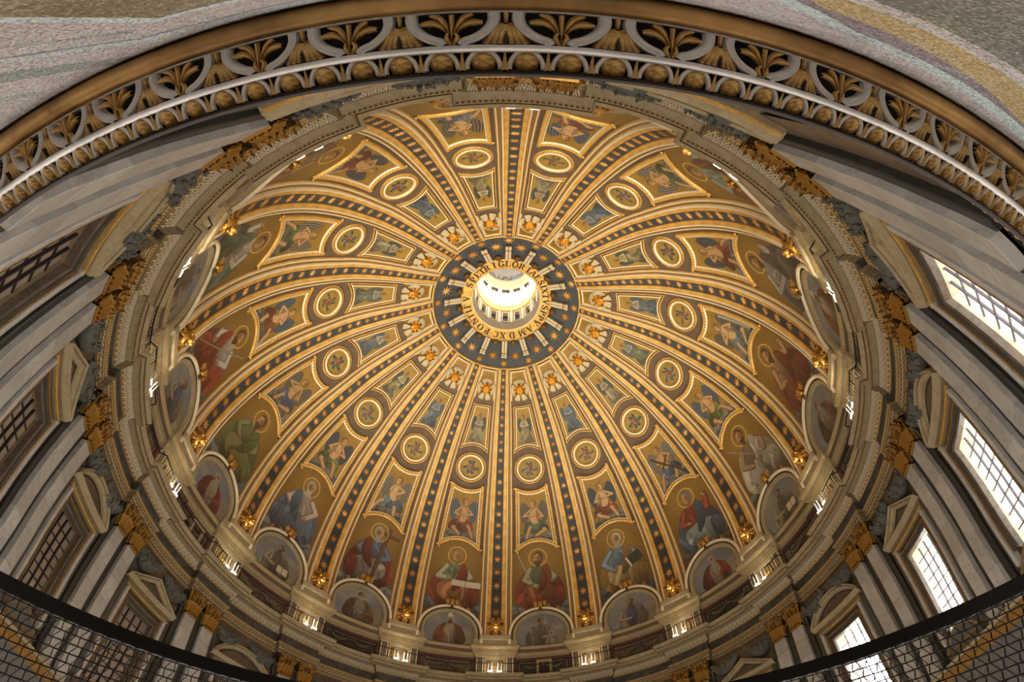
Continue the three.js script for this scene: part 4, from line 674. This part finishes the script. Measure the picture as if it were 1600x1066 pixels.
// ------------------------------------------------------------------ drum: wall, pilasters, windows, pediments
const RW = 21.35, TB = 6.5;                                              // wall face; beyond TB the wall starts above the photographer
const HB = .5 * K * RW;
{
  const wall = (R, flip) => {
    const m = new MB();
    for (const b of BAYS) {
      const F = Fwall(b + .5, R), k = R / RW, cut = Math.abs(b + .5) > 7 ? 12.1 : -1.2;
      const q = (x0, x1, y0, y1, nx, ny) => m.grid(nx, ny, (u, v) => F(lerp(x0, x1, u) * k, lerp(y0, y1, v), 0), (u, v) => [lerp(x0, x1, u), lerp(y0, y1, v)]);
      if (cut > 0) { q(-HB, HB, cut, 17.1, 8, 3); if (b === 7) q(.3 * HB, HB, 4, 12.1, 3, 8); else q(-HB, -.3 * HB, 4, 12.1, 3, 8); continue; }
      const lo = s => (b === 6 && s > 0) || (b === -7 && s < 0) ? -1.2 : Math.abs(b + .5) > 6 ? 3.8 : -1.2;
      q(-HB, -1.35, lo(-1), 17.1, 3, 12); q(1.35, HB, lo(1), 17.1, 3, 12); q(-1.35, 1.35, 10.2, 17.1, 3, 4); q(-1.35, 1.35, Math.abs(b + .5) > 6 ? 3.8 : -1.2, 4.65, 3, 4);
    }
    return m;
  };
  const m = wall(RW); structure(m, 'wall_drum', M.brownMarble); structure(wall(RW + 1.5), 'wall_outside', M.outer);
  const c = new MB(); c.grid(192, 1, (u, v) => wp(u * 16 - 8, 17.1, lerp(21.2, RW + 1.5, v)), (u, v) => [u, v]); c.grid(192, 1, (u, v) => wp(u * 16 - 8, lerp(17.1, 20, v), RW + 1.4), (u, v) => [u, v]); structure(c, 'roof_drum', M.outer);
}
// a gilded Corinthian capital, in a space 1 wide at the foot and 1.6 high, z towards the room
const acanthus = (w, h, out) => { const m = new MB(); m.grid(6, 8, (u, v) => { const x = (u - .5) * 2, ww = w * (.55 + .5 * Math.sin(v * 2.6)) * (1 + .22 * Math.sin(v * 19)) * (1 - .55 * v * v), y = h * (v < .82 ? v * 1.12 : .92 + (v - .82) * -.55), z = out * v * v * (v > .82 ? 1.15 : 1) + .05 * Math.cos(x * 4) * (1 - v * .5) + .06 * (1 - x * x); return V(x * ww, y, z); }); return m.geometry(); };
const leafSmall = acanthus(.17, .62, .2), leafTall = acanthus(.17, 1.08, .24);
const volute = (() => { const m = new MB(), p = []; for (let i = 0; i <= 22; i++) { const a = i / 22 * 9.6, r = .19 * (1 - i / 27); p.push(V(Math.cos(a) * r, Math.sin(a) * r, .02 * i / 4)); } m.tube(p, .045, 5); m.geo(sph(1, 8, 6), TR(0, 0, .1, 0, 0, 0, .06, .06, .06)); return m.geometry(); })();
const rosette = joined([[starGeo, TR(0, 0, 0, 0, 0, 0, .13)], [sph(1, 7, 5), TR(0, 0, .03, 0, 0, 0, .05)]]);
const HC = 12.68;
for (let b = -8; b < 8; b++) {
  const F0 = Fwall(b, RW), h0 = Math.abs(b) > 7.5 ? 12.2 : Math.abs(b) > 6.5 ? 4 : 2.2, up = clock(b);
  const bk = thing('pilaster_backing', `dark marble strip behind the pilaster pair under the ${up} rib`, 'backing', F0(0, h0, 0), 'dark strips behind the pilasters');
  new MB().slab(F0, -1.72, 1.72, h0, 14.35, -.1, .2, .04, 1).build('slab', M.greenMarble, bk);
  for (const s of [1, -1]) {                                              // s = 1: anticlockwise on plan, to the left as one faces the wall
    const F = Fwall(b + s * .0985, RW), o = thing('pilaster', `pale pilaster with gilded capital under the ${up} rib, ${s > 0 ? 'clockwise' : 'anticlockwise'} of its pair`, 'pilaster', F(0, h0, .3), 'paired pilasters of the drum');
    if (h0 < 6) {
      const joints = (h0 < 4 ? [3.1, 4.9] : [4, 5.4]).concat([6.6, 8.5, 10.2, 11.5, HC - .1]); for (let i = 0; i < joints.length - 1; i++) new MB().slab(F, -.5, .5, joints[i], joints[i + 1] - .012, .1, .4, .015, .9).build('marble_block', M.paleMarble[(i * 5 + b * 3 + (s > 0 ? 1 : 0) + 30) % 3], o);
      if (h0 < 4) new MB().slab(F, -.6, .6, 2.2, 2.62, .1, .54, .05).build('plinth', M.paleMarble[1], o); if (h0 < 4) new MB().sweep(F, [[-.5, 2.62], [.5, 2.62]].reverse(), [[[0, .4], [0, .52], [-.08, .58], [-.18, .54], [-.2, .48]], [[-.2, .48], [-.3, .44], [-.36, .5], [-.44, .46], [-.5, .4]]], false).build('base_moulding', M.paleMarble[0], o);
    } else new MB().slab(F, -.5, .5, h0, HC - .1, .1, .4, .015).build('marble_block', M.paleMarble[0], o);
    const cp = new MB(); cp.sweep(F, [[.5, HC - .1], [-.5, HC - .1]], [[0, .4], [-.02, .46], [-.07, .47], [-.1, .42]], false); cp.build('gilded_necking', M.gold, o);
    const cap = new MB(); cap.grid(8, 8, (u, v) => F((u - .5) * lerp(.98, 1.16, v * v), lerp(HC, 14.1, v), .4 + .16 * v * v), (u, v) => [u, v * 1.5]); for (const q of [-1, 1]) cap.grid(2, 8, (u, v) => F(q * .5 * lerp(.98, 1.16, v * v), lerp(HC, 14.1, v), lerp(.1, .4 + .16 * v * v, u)), (u, v) => [u, v * 1.5]);
    const capital = cap.build('capital', M.bell, o), lf = (g, m) => place(mesh('acanthus_leaf', g, M.gold), m, o);
    const put = (name, g, mat, m) => { const l = mesh(name, g, mat); place(l, m, o); capital.add(l); };
    for (let i = 0; i < 4; i++) put('acanthus_leaf', leafSmall, M.gilding, frame(F, lerp(-.4, .4, i / 3), HC, .42));
    for (let i = 0; i < 3; i++) put('acanthus_leaf', leafTall, M.gilding, frame(F, lerp(-.3, .3, i / 2), HC + .08, .42));
    for (const q of [-1, 1]) { put('volute', volute, M.gilding, frame(F, q * .46, 13.82, .54)); put('volute', volute, M.goldDark, frame(F, q * .14, 13.86, .54, .7)); put('acanthus_leaf', leafSmall, M.goldDark, frame(F, q * .48, HC + .75, .5)); }
    for (const q of [-1, 1]) for (const y of [0, .55]) for (const z of y ? [.34] : [.2, .38]) put('acanthus_leaf', y ? leafTall : leafSmall, M.gilding, frame(F, q * .5, HC + y * .4, z).multiply(TR(0, 0, 0, 0, q * Math.PI / 2, 0)));
    put('rosette', rosette, M.gilding, frame(F, 0, 14.16, .72));
    const ab = new MB(); ab.sweep(F, [[.62, 14.1], [.3, 14.1], [-.3, 14.1], [-.62, 14.1]], [[0, .2], [0, .62], [-.05, .68], [-.16, .7], [-.2, .64], [-.22, .2]], false, .3); ab.build('abacus', M.goldDim, o);
  }
}
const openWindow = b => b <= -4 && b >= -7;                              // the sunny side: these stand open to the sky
const PB = (b) => ((b % 2) + 2) % 2 === 1;                               // odd bays carry triangular pediments
for (const b of BAYS) {
  const F = Fwall(b + .5, RW), where = place16(b), hidden = Math.abs(b + .5) > 7.2, tri = PB(b);
  // ---- pediment
  const o = thing('pediment', `${tri ? 'triangular' : 'curved'} window pediment ${where}`, 'pediment', F(0, 11.4, 0), tri ? 'triangular window pediments' : 'curved window pediments');
  const W = 2.42, y0 = 11.72, ap = tri ? 13.12 : 13.2;
  const top = []; if (tri) top.push([W, y0], [0, ap], [-W, y0]); else { const rise = ap - y0, R = (W * W + rise * rise) / (2 * rise), a = Math.asin(W / R); for (let i = 0; i <= 20; i++) { const q = lerp(a, -a, i / 20); top.push([Math.sin(q) * R, y0 + rise - R + Math.cos(q) * R]); } }
  new MB().sweep(F, top, [[[0, -.1], [0, .3]], [[0, .3], [.03, .38], [.08, .4], [.11, .36]], [[.11, .36], [.13, .3]], [[.13, .3], [.2, .29]], [[.2, .29], [.22, .22], [.27, .2]], [[.27, .2], [.34, .19]], [[.34, .19], [.37, .06]]], false, .6).build('raking_cornice', M.stone, o);
  new MB().sweep(F, top, [[.13, .3], [.15, .315], [.17, .3]], false, .6).build('red_fillet', M.goldDark, o);
  new MB().sweep(F, [[W, y0 - .26], [-W, y0 - .26]], [[[.0, -.1], [0, .16]], [[0, .16], [-.04, .22], [-.1, .26]], [[-.1, .26], [-.15, .34], [-.18, .36]], [[-.18, .36], [-.25, .36]], [[-.25, .36], [-.28, .06]]], false, .6).build('base_cornice', M.stone, o);
  const inner = tri ? [[-W + .75, y0 + .1], [W - .75, y0 + .1], [0, ap - .42]] : [[-W + .55, y0 + .1], ...top.slice(2, -2).map(q => [q[0] * .8, y0 + (q[1] - y0) * .68]).filter(q => q[1] > y0 + .12).reverse(), [W - .55, y0 + .1]];
  if (!tri) inner.splice(0, inner.length, [-W + .6, y0 + .1], [W - .6, y0 + .1], ...top.slice(2, -2).map(q => [q[0] * .8, y0 + (q[1] - y0) * .7]).filter(q => q[1] > y0 + .14));
  new MB().plate(F, tri ? [[-W + .2, y0], [W - .2, y0], [0, ap - .1]] : [[-W + .1, y0], [W - .1, y0], ...top.slice(1, -1)], .04, p => p).build('tympanum', M.brownMarble, o);
  new MB().sweep(F, inner, [[0, .03], [0, .1], [.07, .1], [.09, .04]], true, .6).build('green_line', M.greenMarble, o);
  new MB().sweep(F, inner, [[.09, .03], [.12, .08], [.19, .08], [.21, .03]], true, .6).build('gilded_line', M.goldDim, o);
  const fr = new MB(); fr.slab(F, -2.1, 2.1, 10.92, 11.46, -.1, .14, .03, .7); fr.build('frieze', M.stoneDim, o);
  new MB().sweep(F, [[2.1, 10.98], [-2.1, 10.98]], [[0, .12], [0, .2], [-.05, .22], [-.08, .12]], false, .7).build('gilded_fillet', M.goldFlat, o);
  // ---- garland on the wall on both sides of the pediment
  const gar = thing('festoon', `grey stone fruit festoon ${where}, above a ${tri ? 'triangular' : 'curved'} pediment`, 'festoon', F(0, 13.3, 0), 'stone festoons of the drum');
  for (const s of [-1, 1]) {
    const pts = []; for (let i = 0; i <= 16; i++) { const u = i / 16; pts.push(F(s * lerp(2.5, .35, u), 13.75 - .95 * 4 * u * (1 - u) * (tri ? .55 + .35 * (1 - u) : .45 + .4 * (1 - u)) - (1 - u) * .15, .22)); }
    const gm = new MB(); gm.tube(pts, u => .13 + .2 * Math.sin(u * Math.PI), 8); gm.build('swag', M.fruit, gar);
    const fb = new MB(); for (let i = 0; i < 80; i++) { const u = rr(.04, .96), p = pts[Math.round(u * 16)].clone(), d = F(0, 13, 1).sub(F(0, 13, 0)), r = .12 + .2 * Math.sin(u * Math.PI); p.addScaledVector(d, r * rr(.4, .9)); p.y += rr(-.9, .9) * r; p.x += rr(-.12, .12); p.z += rr(-.12, .12); const q = rr(.05, .1); fb.geo(sph(1, 7, 5), TR(p.x, p.y, p.z, rr(0, 3), rr(0, 3), 0, q, q * rr(.7, 1.3), q)); } fb.build('fruit', M.fruit, gar).userData.kind = 'stuff';
    const rb = new MB(); rb.tube([F(s * 2.5, 13.6, .2), F(s * 2.62, 13.2, .24), F(s * 2.5, 12.8, .22), F(s * 2.6, 12.5, .2)], u => .09 * (1 - u * .6), 5); rb.build('ribbon', M.fruit, gar);
  }
  if (hidden) continue;
  // ---- window: reveal, mouldings, glazing
  const open = openWindow(b), wn = new THREE.Group(); wn.name = `window_${b + 9}`; wn.position.copy(F(0, 4.7, 0)); wn.userData.kind = 'structure'; scene.add(wn);
  const cx = 1.24, b0 = 4.75, t0 = 10.12, per = [[-cx, b0], [cx, b0], [cx, t0], [-cx, t0]];
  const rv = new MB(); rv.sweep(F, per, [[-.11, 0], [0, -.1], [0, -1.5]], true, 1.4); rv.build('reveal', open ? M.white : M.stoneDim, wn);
  const jamb = [[1.24, b0], [1.24, t0], [-1.24, t0], [-1.24, b0]];
  new MB().sweep(F, jamb, [[[0, -.1], [0, .1]], [[0, .1], [-.06, .14], [-.12, .14]], [[-.12, .14], [-.14, .08]]], false, 1.2).build('inner_jamb', M.brownMarble, wn);
  new MB().sweep(F, jamb, [[-.14, .06], [-.16, .17], [-.3, .2], [-.32, .1]], false, 1.2).build('dark_jamb', M.darkMarble, wn);
  new MB().sweep(F, jamb, [[-.32, .08], [-.34, .2], [-.38, .22], [-.42, .12]], false, 1.2).build('gilded_architrave', M.goldDim, wn);
  for (const s of [-1, 1]) { new MB().slab(F, s > 0 ? 1.74 : -1.98, s > 0 ? 1.98 : -1.74, 4.2, 10.9, 0, .24, .03, 1.2).build('pale_strip', M.paleMarble[0], wn); new MB().slab(F, s > 0 ? 2.02 : -2.36, s > 0 ? 2.36 : -2.02, 4.2, 11.3, 0, .12, .03, 1.2).build('dark_strip', M.darkMarble, wn); }
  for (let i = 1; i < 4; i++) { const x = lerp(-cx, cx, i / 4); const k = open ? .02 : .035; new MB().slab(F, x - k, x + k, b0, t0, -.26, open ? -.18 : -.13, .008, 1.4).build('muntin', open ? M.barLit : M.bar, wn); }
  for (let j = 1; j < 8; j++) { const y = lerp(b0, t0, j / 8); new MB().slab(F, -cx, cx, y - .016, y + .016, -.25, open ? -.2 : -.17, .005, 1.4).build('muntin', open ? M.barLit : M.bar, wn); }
  for (let i = 0; i < 4; i++) for (let j = 0; j < 8; j++) { const x0 = lerp(-cx, cx, i / 4), x1 = lerp(-cx, cx, (i + 1) / 4), ya = lerp(b0, t0, j / 8), yb = lerp(b0, t0, (j + 1) / 8); new MB().grid(1, 1, (u, v) => F(lerp(x0, x1, u), lerp(ya, yb, v), -.22)).build('pane', open ? M.glass : M.shut, wn); }
  if (!open) { const bk = new MB(); bk.slab(F, -1.4, 1.4, 4.6, 10.25, -.5, -.4, .02, 1.4); bk.build('shutter', M.outer, wn); }
}
// drum foot: parapet ring in bands of mosaic, arched panel under each window
{
  const f = new MB(); f.grid(190, 2, (u, v) => wp(lerp(-TB, TB, u), lerp(-1.2, 1.7, v), 20.7), (u, v) => [u * 118, v * 3]); structure(f, 'wall_foot', M.mosaicGrey);
  const g = new MB(); g.sweep((a, z, h) => wp(-a / (R1 * K), h, R1 - z), Array.from({ length: 61 }, (_, i) => [lerp(-TB, TB, i / 60) * K * R1, 0]), [[.6, 1.7], [.72, 1.74], [.72, 2.3], [.62, 2.36]], false, 2); structure(g, 'trim_6', M.goldDim);
  const h = new MB(); h.sweep((a, z, hh) => wp(-a / (R1 * K), hh, R1 - z), Array.from({ length: 61 }, (_, i) => [lerp(-TB, TB, i / 60) * K * R1, 0]), [[[.6, 2.36], [.78, 2.42]], [[.78, 2.42], [.8, 2.52], [.74, 2.6]], [[.74, 2.6], [.5, 2.64], [0, 2.66]]], false, 2); structure(h, 'trim_9', M.stone);
  for (const b of BAYS) { if (Math.abs(b + .5) > 6) continue; const F = Fwall(b + .5, RW), o = thing('window_parapet', `curved grey window parapet ${place16(b)}`, 'parapet', F(0, 2.6, 0), 'parapets under the windows'); const top = []; for (let i = 0; i <= 12; i++) { const x = lerp(1.8, -1.8, i / 12); top.push([x, 4.45 - .8 * (x / 1.8) ** 2]); } const out = [[-1.8, 2.6], [1.8, 2.6], ...top]; const m = new MB(); m.plate(F, out, .28, p => p); m.sweep(F, out, [[0, .28], [0, -.2]], true); m.build('panel', M.mosaicGrey, o); new MB().sweep(F, top, [[-.06, .2], [-.06, .36], [.06, .38], [.1, .28]], false).build('coping', M.stoneDim, o); new MB().sweep(F, [[-1.5, 2.8], [1.5, 2.8], [1.5, 3.6], [-1.5, 3.6]], [[0, .27], [.02, .33], [.1, .27]], true).build('gilded_frame', M.goldDim, o); }
}
// the body of the church below: floor, shell, ceiling ring
{
  const pol = (th, r, y) => V(-r * Math.sin(th), y, -r * Math.cos(th));
  const f = new MB(); f.grid(64, 4, (u, v) => pol(u * 6.2832, 27.3 * v + .01, -1.7), (u, v) => [u * 60, v * 26]); f.grid(64, 1, (u, v) => pol(u * 6.2832, 27.3 * v + .01, -2.0), (u, v) => [u, v]); structure(f, 'floor', M.floor);
  const ext = (t, h, R) => { const q = wp(t, h, 21), th = Math.atan2(-q.x, -q.z); return pol(th, R, q.y); }, YA = wp(0, -1.1, 20).y, TC = 7.35;
  const w = new MB(); for (const R of [27, 27.3]) w.grid(96, 2, (u, v) => pol(u * 6.2832, R, lerp(-1.7, YA, v)), (u, v) => [u * 170, v * 9]);
  const c = new MB(); for (const y of [-1.1, -.8]) c.grid(128, 3, (u, v) => { const t = lerp(-TB, TB, u); return wp(t, y, 20.75).lerp(ext(t, y, 28.5), v); }, (u, v) => [u * 100, v * 6]);
  for (const s of [-1, 1]) {
    c.grid(4, 4, (u, v) => { const h = lerp(-1.5, 4.0, v); return wp(s * TB, h, 20.72).lerp(ext(s * TB, h, 28.5), u); }, (u, v) => [u * 5, v * 5]);
    c.grid(4, 3, (u, v) => { const t = s * lerp(TB - .03, TC + .05, u); return wp(t, 3.85, 21.35).lerp(ext(t, 3.85, 28.5), v); }, (u, v) => [u * 4, v * 6]);
    w.grid(6, 2, (u, v) => ext(s * lerp(TB - .15, TC + .2, u), lerp(-1.6, 4.4, v), 27.1), (u, v) => [u * 5, v * 5]);
    c.grid(4, 6, (u, v) => { const h = lerp(3.6, 13.4, v); return wp(s * TC, h, RW + 1.4).lerp(ext(s * TC, h, 28.5), u); }, (u, v) => [u * 5, v * 9]);
    c.grid(10, 3, (u, v) => { const t = s * lerp(TC - .06, 8.02, u); return wp(t, 12.9, 21.4).lerp(ext(t, 12.9, 28.5), v); }, (u, v) => [u * 9, v * 6]);
    w.grid(10, 3, (u, v) => ext(s * lerp(TC - .15, 8.05, u), lerp(-1.6, 13.6, v), 27.1), (u, v) => [u * 10, v * 14]);
  }
  structure(w, 'wall_below', M.outer);
  structure(c, 'ceiling_ring', M.outer);
}

// globe lamps on standards in the crossing below, out of the photograph
for (let i = 0; i < 8; i++) {
  const a = (i + .5) / 6 * 6.2832, near = i > 5, x = near ? (i === 6 ? -2.9 : 2.9) : 11 * Math.sin(a), z = near ? 17.2 : -11 * Math.cos(a) + 2, o = thing('globe_lamp', 'white glass globe lamp on a dark iron standard on the floor of the crossing', 'lamp', V(x, -1.7, z), 'globe lamps of the crossing');
  new MB().geo(new THREE.LatheGeometry([[.3, 0], [.3, .05], [.06, .14], [.035, .3], [.035, .9], [.09, .96]].map(q => new THREE.Vector2(q[0], q[1])), 16), TR(x, -1.7, z)).build('standard', M.iron, o);
  new MB().geo(sph(.2, 20, 14), TR(x, -.56, z)).build('globe', M.lamp, o);
  const l = new THREE.PointLight(NAVE.color, near ? NAVE.near : NAVE.intensity); l.position.set(x, -.56, z); l.castShadow = true; l.shadow.radius = 9; scene.add(l);
}

// ------------------------------------------------------------------ near at hand: the painted cornice overhead, mosaic wall, railing
const AX = .058, AZc = 17.62, RAD = Math.PI / 180;
const PH = hermite([-4, -3, -2, -1, 0, 1, 2, 3, 4, 5, 6, 7, 8, 9, 10, 11, 12, 13, 14, 15, 16, 17, 18, 19, 20, 21], [-36.2, -34, -31.6, -29, -26.31, -23.47, -20.3, -16.7, -12.54, -8.11, -3.37, 1.65, 6.81, 11.35, 15.48, 19.25, 22.12, 24.73, 27.3, 29.8, 32.2, 34.4, 36.6, 38.8, 41, 43.2]);
const Q0 = -4, Q1 = 21;
const pa = (phi, R, y) => V(AX + R * Math.sin(phi), y, AZc + R * Math.cos(phi));
// a = place along the cornice in motifs, o = distance out from the axis of the arch, w = height
const Farch = (a, R, y) => pa(-PH(a) * RAD * -1, R, y);
{
  const near = thing('carved_cornice', 'large carved cornice overhead, white and gold leaf pattern over a row of gilded eggs', 'cornice', V(AX, 2.1, AZc + 4.8));
  const band = (name, mat, prof, n = 200) => { const m = new MB(); for (const run of Array.isArray(prof[0][0]) ? prof : prof.slice(1).map((q, i) => [prof[i], q])) m.grid(n, run.length - 1, (u, v) => { const f = v * (run.length - 1), i = Math.min(run.length - 2, Math.floor(f + 1e-9)), k = f - i; return Farch(lerp(Q0, Q1, u), lerp(run[i][0], run[i + 1][0], k), lerp(run[i][1], run[i + 1][1], k)); }, (u, v) => [u * 7, v * .06]); return m.build(name, mat, near); };
  band('lower_edge', M.umber, [[4.8, 2.3], [4.745, 2.13], [4.74, 2.108], [4.742, 2.092], [4.75, 2.09], [4.756, 2.1], [4.758, 2.13]]);
  band('egg_hollow', M.umber, [[[4.757, 2.12], [4.775, 2.175], [4.8, 2.185], [4.826, 2.15]]]);
  band('white_fillet', M.paint, [[[4.822, 2.17], [4.822, 2.136], [4.83, 2.13], [4.842, 2.134], [4.847, 2.15]], [[4.847, 2.15], [4.85, 2.19]]]);
  band('leaf_ground', M.umber, [[[4.848, 2.18], [4.875, 2.25], [4.93, 2.29], [4.962, 2.28]]]);
  band('upper_line', M.paint, [[4.955, 2.285], [4.957, 2.252], [4.963, 2.252], [4.966, 2.28]]);
  band('gilded_torus', M.ochre, [[[4.962, 2.28], [4.963, 2.25], [4.975, 2.236], [4.995, 2.232], [5.015, 2.242], [5.03, 2.262], [5.039, 2.3]]]);
  band('back', M.outer, [[4.8, 2.3], [5.3, 2.45]]);
  // egg and dart
  const Fe = a => (x, y, z) => { const R = 4.757 + y * .9 , Y = 2.14 + y * .25 - z; return Farch(a + x / 4.8 / ((PH(a + .2) - PH(a - .2)) / .4 * RAD), R, Y); };
  const eggG = new THREE.SphereGeometry(1, 16, 12), spear = (() => { const m = new MB(); m.grid(2, 6, (u, v) => { const w = v < .35 ? .017 * (1 - v) : .004 + .012 * (1 - v) * (v < .5 ? 1.6 : .7); return V((u - .5) * 2 * w, v * .066, (u === .5 ? .012 : 0) + .012); }); m.grid(2, 3, (u, v) => V((u - .5) * .034 * (1 - v * .7), v * .03, (u === .5 ? .018 : .004) + .01)); return m.geometry(); })();
  for (let i = 0; i < (Q1 - Q0) / .4 - 1; i++) {
    const a = 6.69 + .4 * (i - 27); if (a < Q0 + .3 || a > Q1 - .3) continue;
    const F = Fe(a), wA = (PH(a + .2) - PH(a - .2)) * RAD * 4.8, k = wA / .168;
    place(mesh('egg', eggG, M.gildWorn), frame(F, 0, .033, -.008).multiply(TR(0, 0, 0, 0, 0, 0, 0.052 * k, .037, .04)), near);
    const m = new MB(), p = arc(0, .0, .066 * k, -.1, Math.PI + .1, 18, .062).map(q => F(q[0], q[1] + .014, .008)); m.tube(p, .0105, 8); m.build('egg_surround', M.paint, near);
    place(mesh('dart', spear, M.gildWorn), frame(Fe(a + .2), 0, .0, .0).multiply(TR(0, 0, 0, 0, 0, 0, k, 1, 1)), near);
  }
  // leaf pattern: palmettes in white scrolls, with gilded bells between them
  const Fl = (a) => (x, y, z) => Farch(a + x, 4.85 + y * .108, lerp(2.185, 2.275, y) - z);           // x in motifs, y 0..1 across the band
  const leaf = (m, F, pts, w, z) => { const n = pts.length - 1, cr = new THREE.CatmullRomCurve3(pts.map(p => V(p[0], p[1], 0))); m.grid(4, 10, (u, v) => { const q = cr.getPoint(v), d = cr.getTangent(v), s = (u - .5) * 2, ww = w(v), nx = -d.y, ny = d.x; return F(q.x + nx * s * ww * .42, q.y + ny * s * ww * 1.6, z + .02 * (1 - s * s) + .014 * v); }, (u, v) => [u * .03, v * .1]); };
  for (let q = Q0; q < Q1; q++) {
    const F = Fl(q);
    if (q > Q0) {
      const pm = new MB(); leaf(pm, F, [[-.012, .0], [-.035, .12], [-.05, .25], [-.03, .36]], v => .09 * (1 - .5 * v), .012); leaf(pm, F, [[.012, .0], [.035, .12], [.05, .25], [.03, .36]], v => .09 * (1 - .5 * v), .012); const vase = pm.build('palmette_stem', M.gildWorn, near);
      const fr = (pts, w) => { const m = new MB(); leaf(m, F, pts, w, .02); m.build('frond', M.gildWorn, vase); };
      fr([[0, .06], [0, .4], [0, .92]], v => .012 + .075 * Math.max(0, v - .25) ** .8);
      for (const s of [-1, 1]) { fr([[s * .02, .34], [s * .06, .6], [s * .12, .84], [s * .2, .93]], v => .016 + .062 * Math.sin(v * 2.75)); fr([[s * .04, .34], [s * .1, .55], [s * .19, .68], [s * .29, .66]], v => .016 + .062 * Math.sin(v * 2.75)); }
      for (const s of [-1, 1]) {
        const m = new MB(), pts = [[.09, -.02], [.12, .09], [.2, .17], [.29, .33], [.36, .55], [.39, .78], [.385, 1.0]], cr = new THREE.CatmullRomCurve3(pts.map(p => V(p[0] * s, p[1], 0)));
        for (const [o0, o1, z0, z1] of [[-1, -.75, 0, .034], [-.75, -.35, .034, .026], [-.35, .35, .026, .042], [.35, .75, .042, .026], [.75, 1, .026, 0]]) m.grid(1, 18, (u, v) => { const c = cr.getPoint(v), d = cr.getTangent(v), o = lerp(o0, o1, u) * s, L = Math.hypot(d.x * .42, d.y * .16) || 1; return F(c.x - d.y * .16 / L * o * .064, c.y + d.x * .42 / L * o * .14, lerp(z0, z1, u)); }, (u, v) => [u * .05, v * .2]);
        m.build('white_scroll', M.paint, near);
      }
    }
    const G = Fl(q + .5), bell = new MB(); for (const s of [-1, 1]) for (let k = 0; k < 3; k++) leaf(bell, G, [[s * (.045 + .07 * k), .0], [s * (.04 + .05 * k), .2], [s * (.028 + .03 * k), .38 + .03 * k], [0, .44 + .065 * k]], v => .11, .008 + .006 * (2 - k)); bell.build('bell', M.gildWorn, near);
    { const sl = new MB(); leaf(sl, G, [[0, .02], [0, .15], [0, .3]], v => .05 * (1 - v * .5), .03); sl.build('bell_slot', M.umber, near); }
    const tb = new MB(); leaf(tb, G, [[0, .66], [0, .82], [0, .98]], v => .05 + .015 * v, .012); leaf(tb, G, [[-.055, .63], [0, .58], [.055, .63]], v => .03, .012); tb.build('bell_finial', M.gildWorn, near);
  }
  const wl = new MB(); wl.grid(150, 4, (u, v) => Farch(lerp(Q0, Q1, u), 5.038, lerp(1.08, 2.3, v)), (u, v) => [lerp(Q0, Q1, u) / 15, v]); wl.grid(100, 2, (u, v) => Farch(lerp(Q0, Q1, u), 5.038, lerp(-1.7, 1.08, v)), (u, v) => [lerp(Q0, Q1, u) / 15, .02]); wl.grid(60, 1, (u, v) => Farch(lerp(Q0, Q1, u), 5.4, lerp(-1.7, 2.5, v))); for (const q of [Q0, Q1]) wl.grid(1, 1, (u, v) => Farch(q, lerp(5.038, 5.4, u), lerp(-1.7, 2.5, v)));
  structure(wl, 'wall_back', M.mosaicWall);
}
{
  const bx = .03, bz = 22.035, R = 1.6, o = thing('safety_railing', 'black iron railing with a woven wire mesh close to the camera', 'railing', V(bx, -1.7, bz - R));
  const at = (a, y, r = R) => V(bx + r * Math.sin(a), y, bz - r * Math.cos(a)), A = 1.75, mat = M.iron;
  const flat = (y0, y1, d, name) => { const m = new MB(), c = [[-d, y0], [d, y0], [d, y1], [-d, y1]]; for (let j = 0; j < 4; j++) { const p = c[j], q = c[(j + 1) % 4]; m.grid(80, 1, (u, v) => at(lerp(-A, A, u), lerp(p[1], q[1], v), R + lerp(p[0], q[0], v))); } m.build(name, mat, o); };
  flat(.722, .754, .009, 'top_rail'); flat(.38, .41, .012, 'middle_rail');
  for (let i = 0; i < 6; i++) { const a = lerp(-A, A, i / 5); new MB().tube([at(a, -1.7), at(a, .72)], .02, 6).build('post', mat, o); }
  const m = new MB(), cell = .0205, na = Math.round(2 * A * R / cell);
  for (let i = 0; i <= na; i++) { const a = lerp(-A, A, i / na), p = []; for (let j = 0; j <= 48; j++) { const y = lerp(.4, .73, j / 48), w = Math.sin(j * Math.PI * 2 / 6 + (i % 2) * Math.PI); p.push(at(a + .0026 * w, y, R + .003 * w)); } m.tube(p, .0017, 4, false); }
  for (let j = 0; j < 16; j++) { const y = .41 + j * .0206, p = []; for (let i = 0; i <= na; i++) p.push(at(lerp(-A, A, i / na), y + .001 * ((i + j) % 2), R + (((i + j) % 2) ? .002 : -.002))); m.tube(p, .0017, 4, false); }
  m.build('wire_mesh', mat, o).userData.kind = 'stuff';
}
renderer.render(scene, camera);
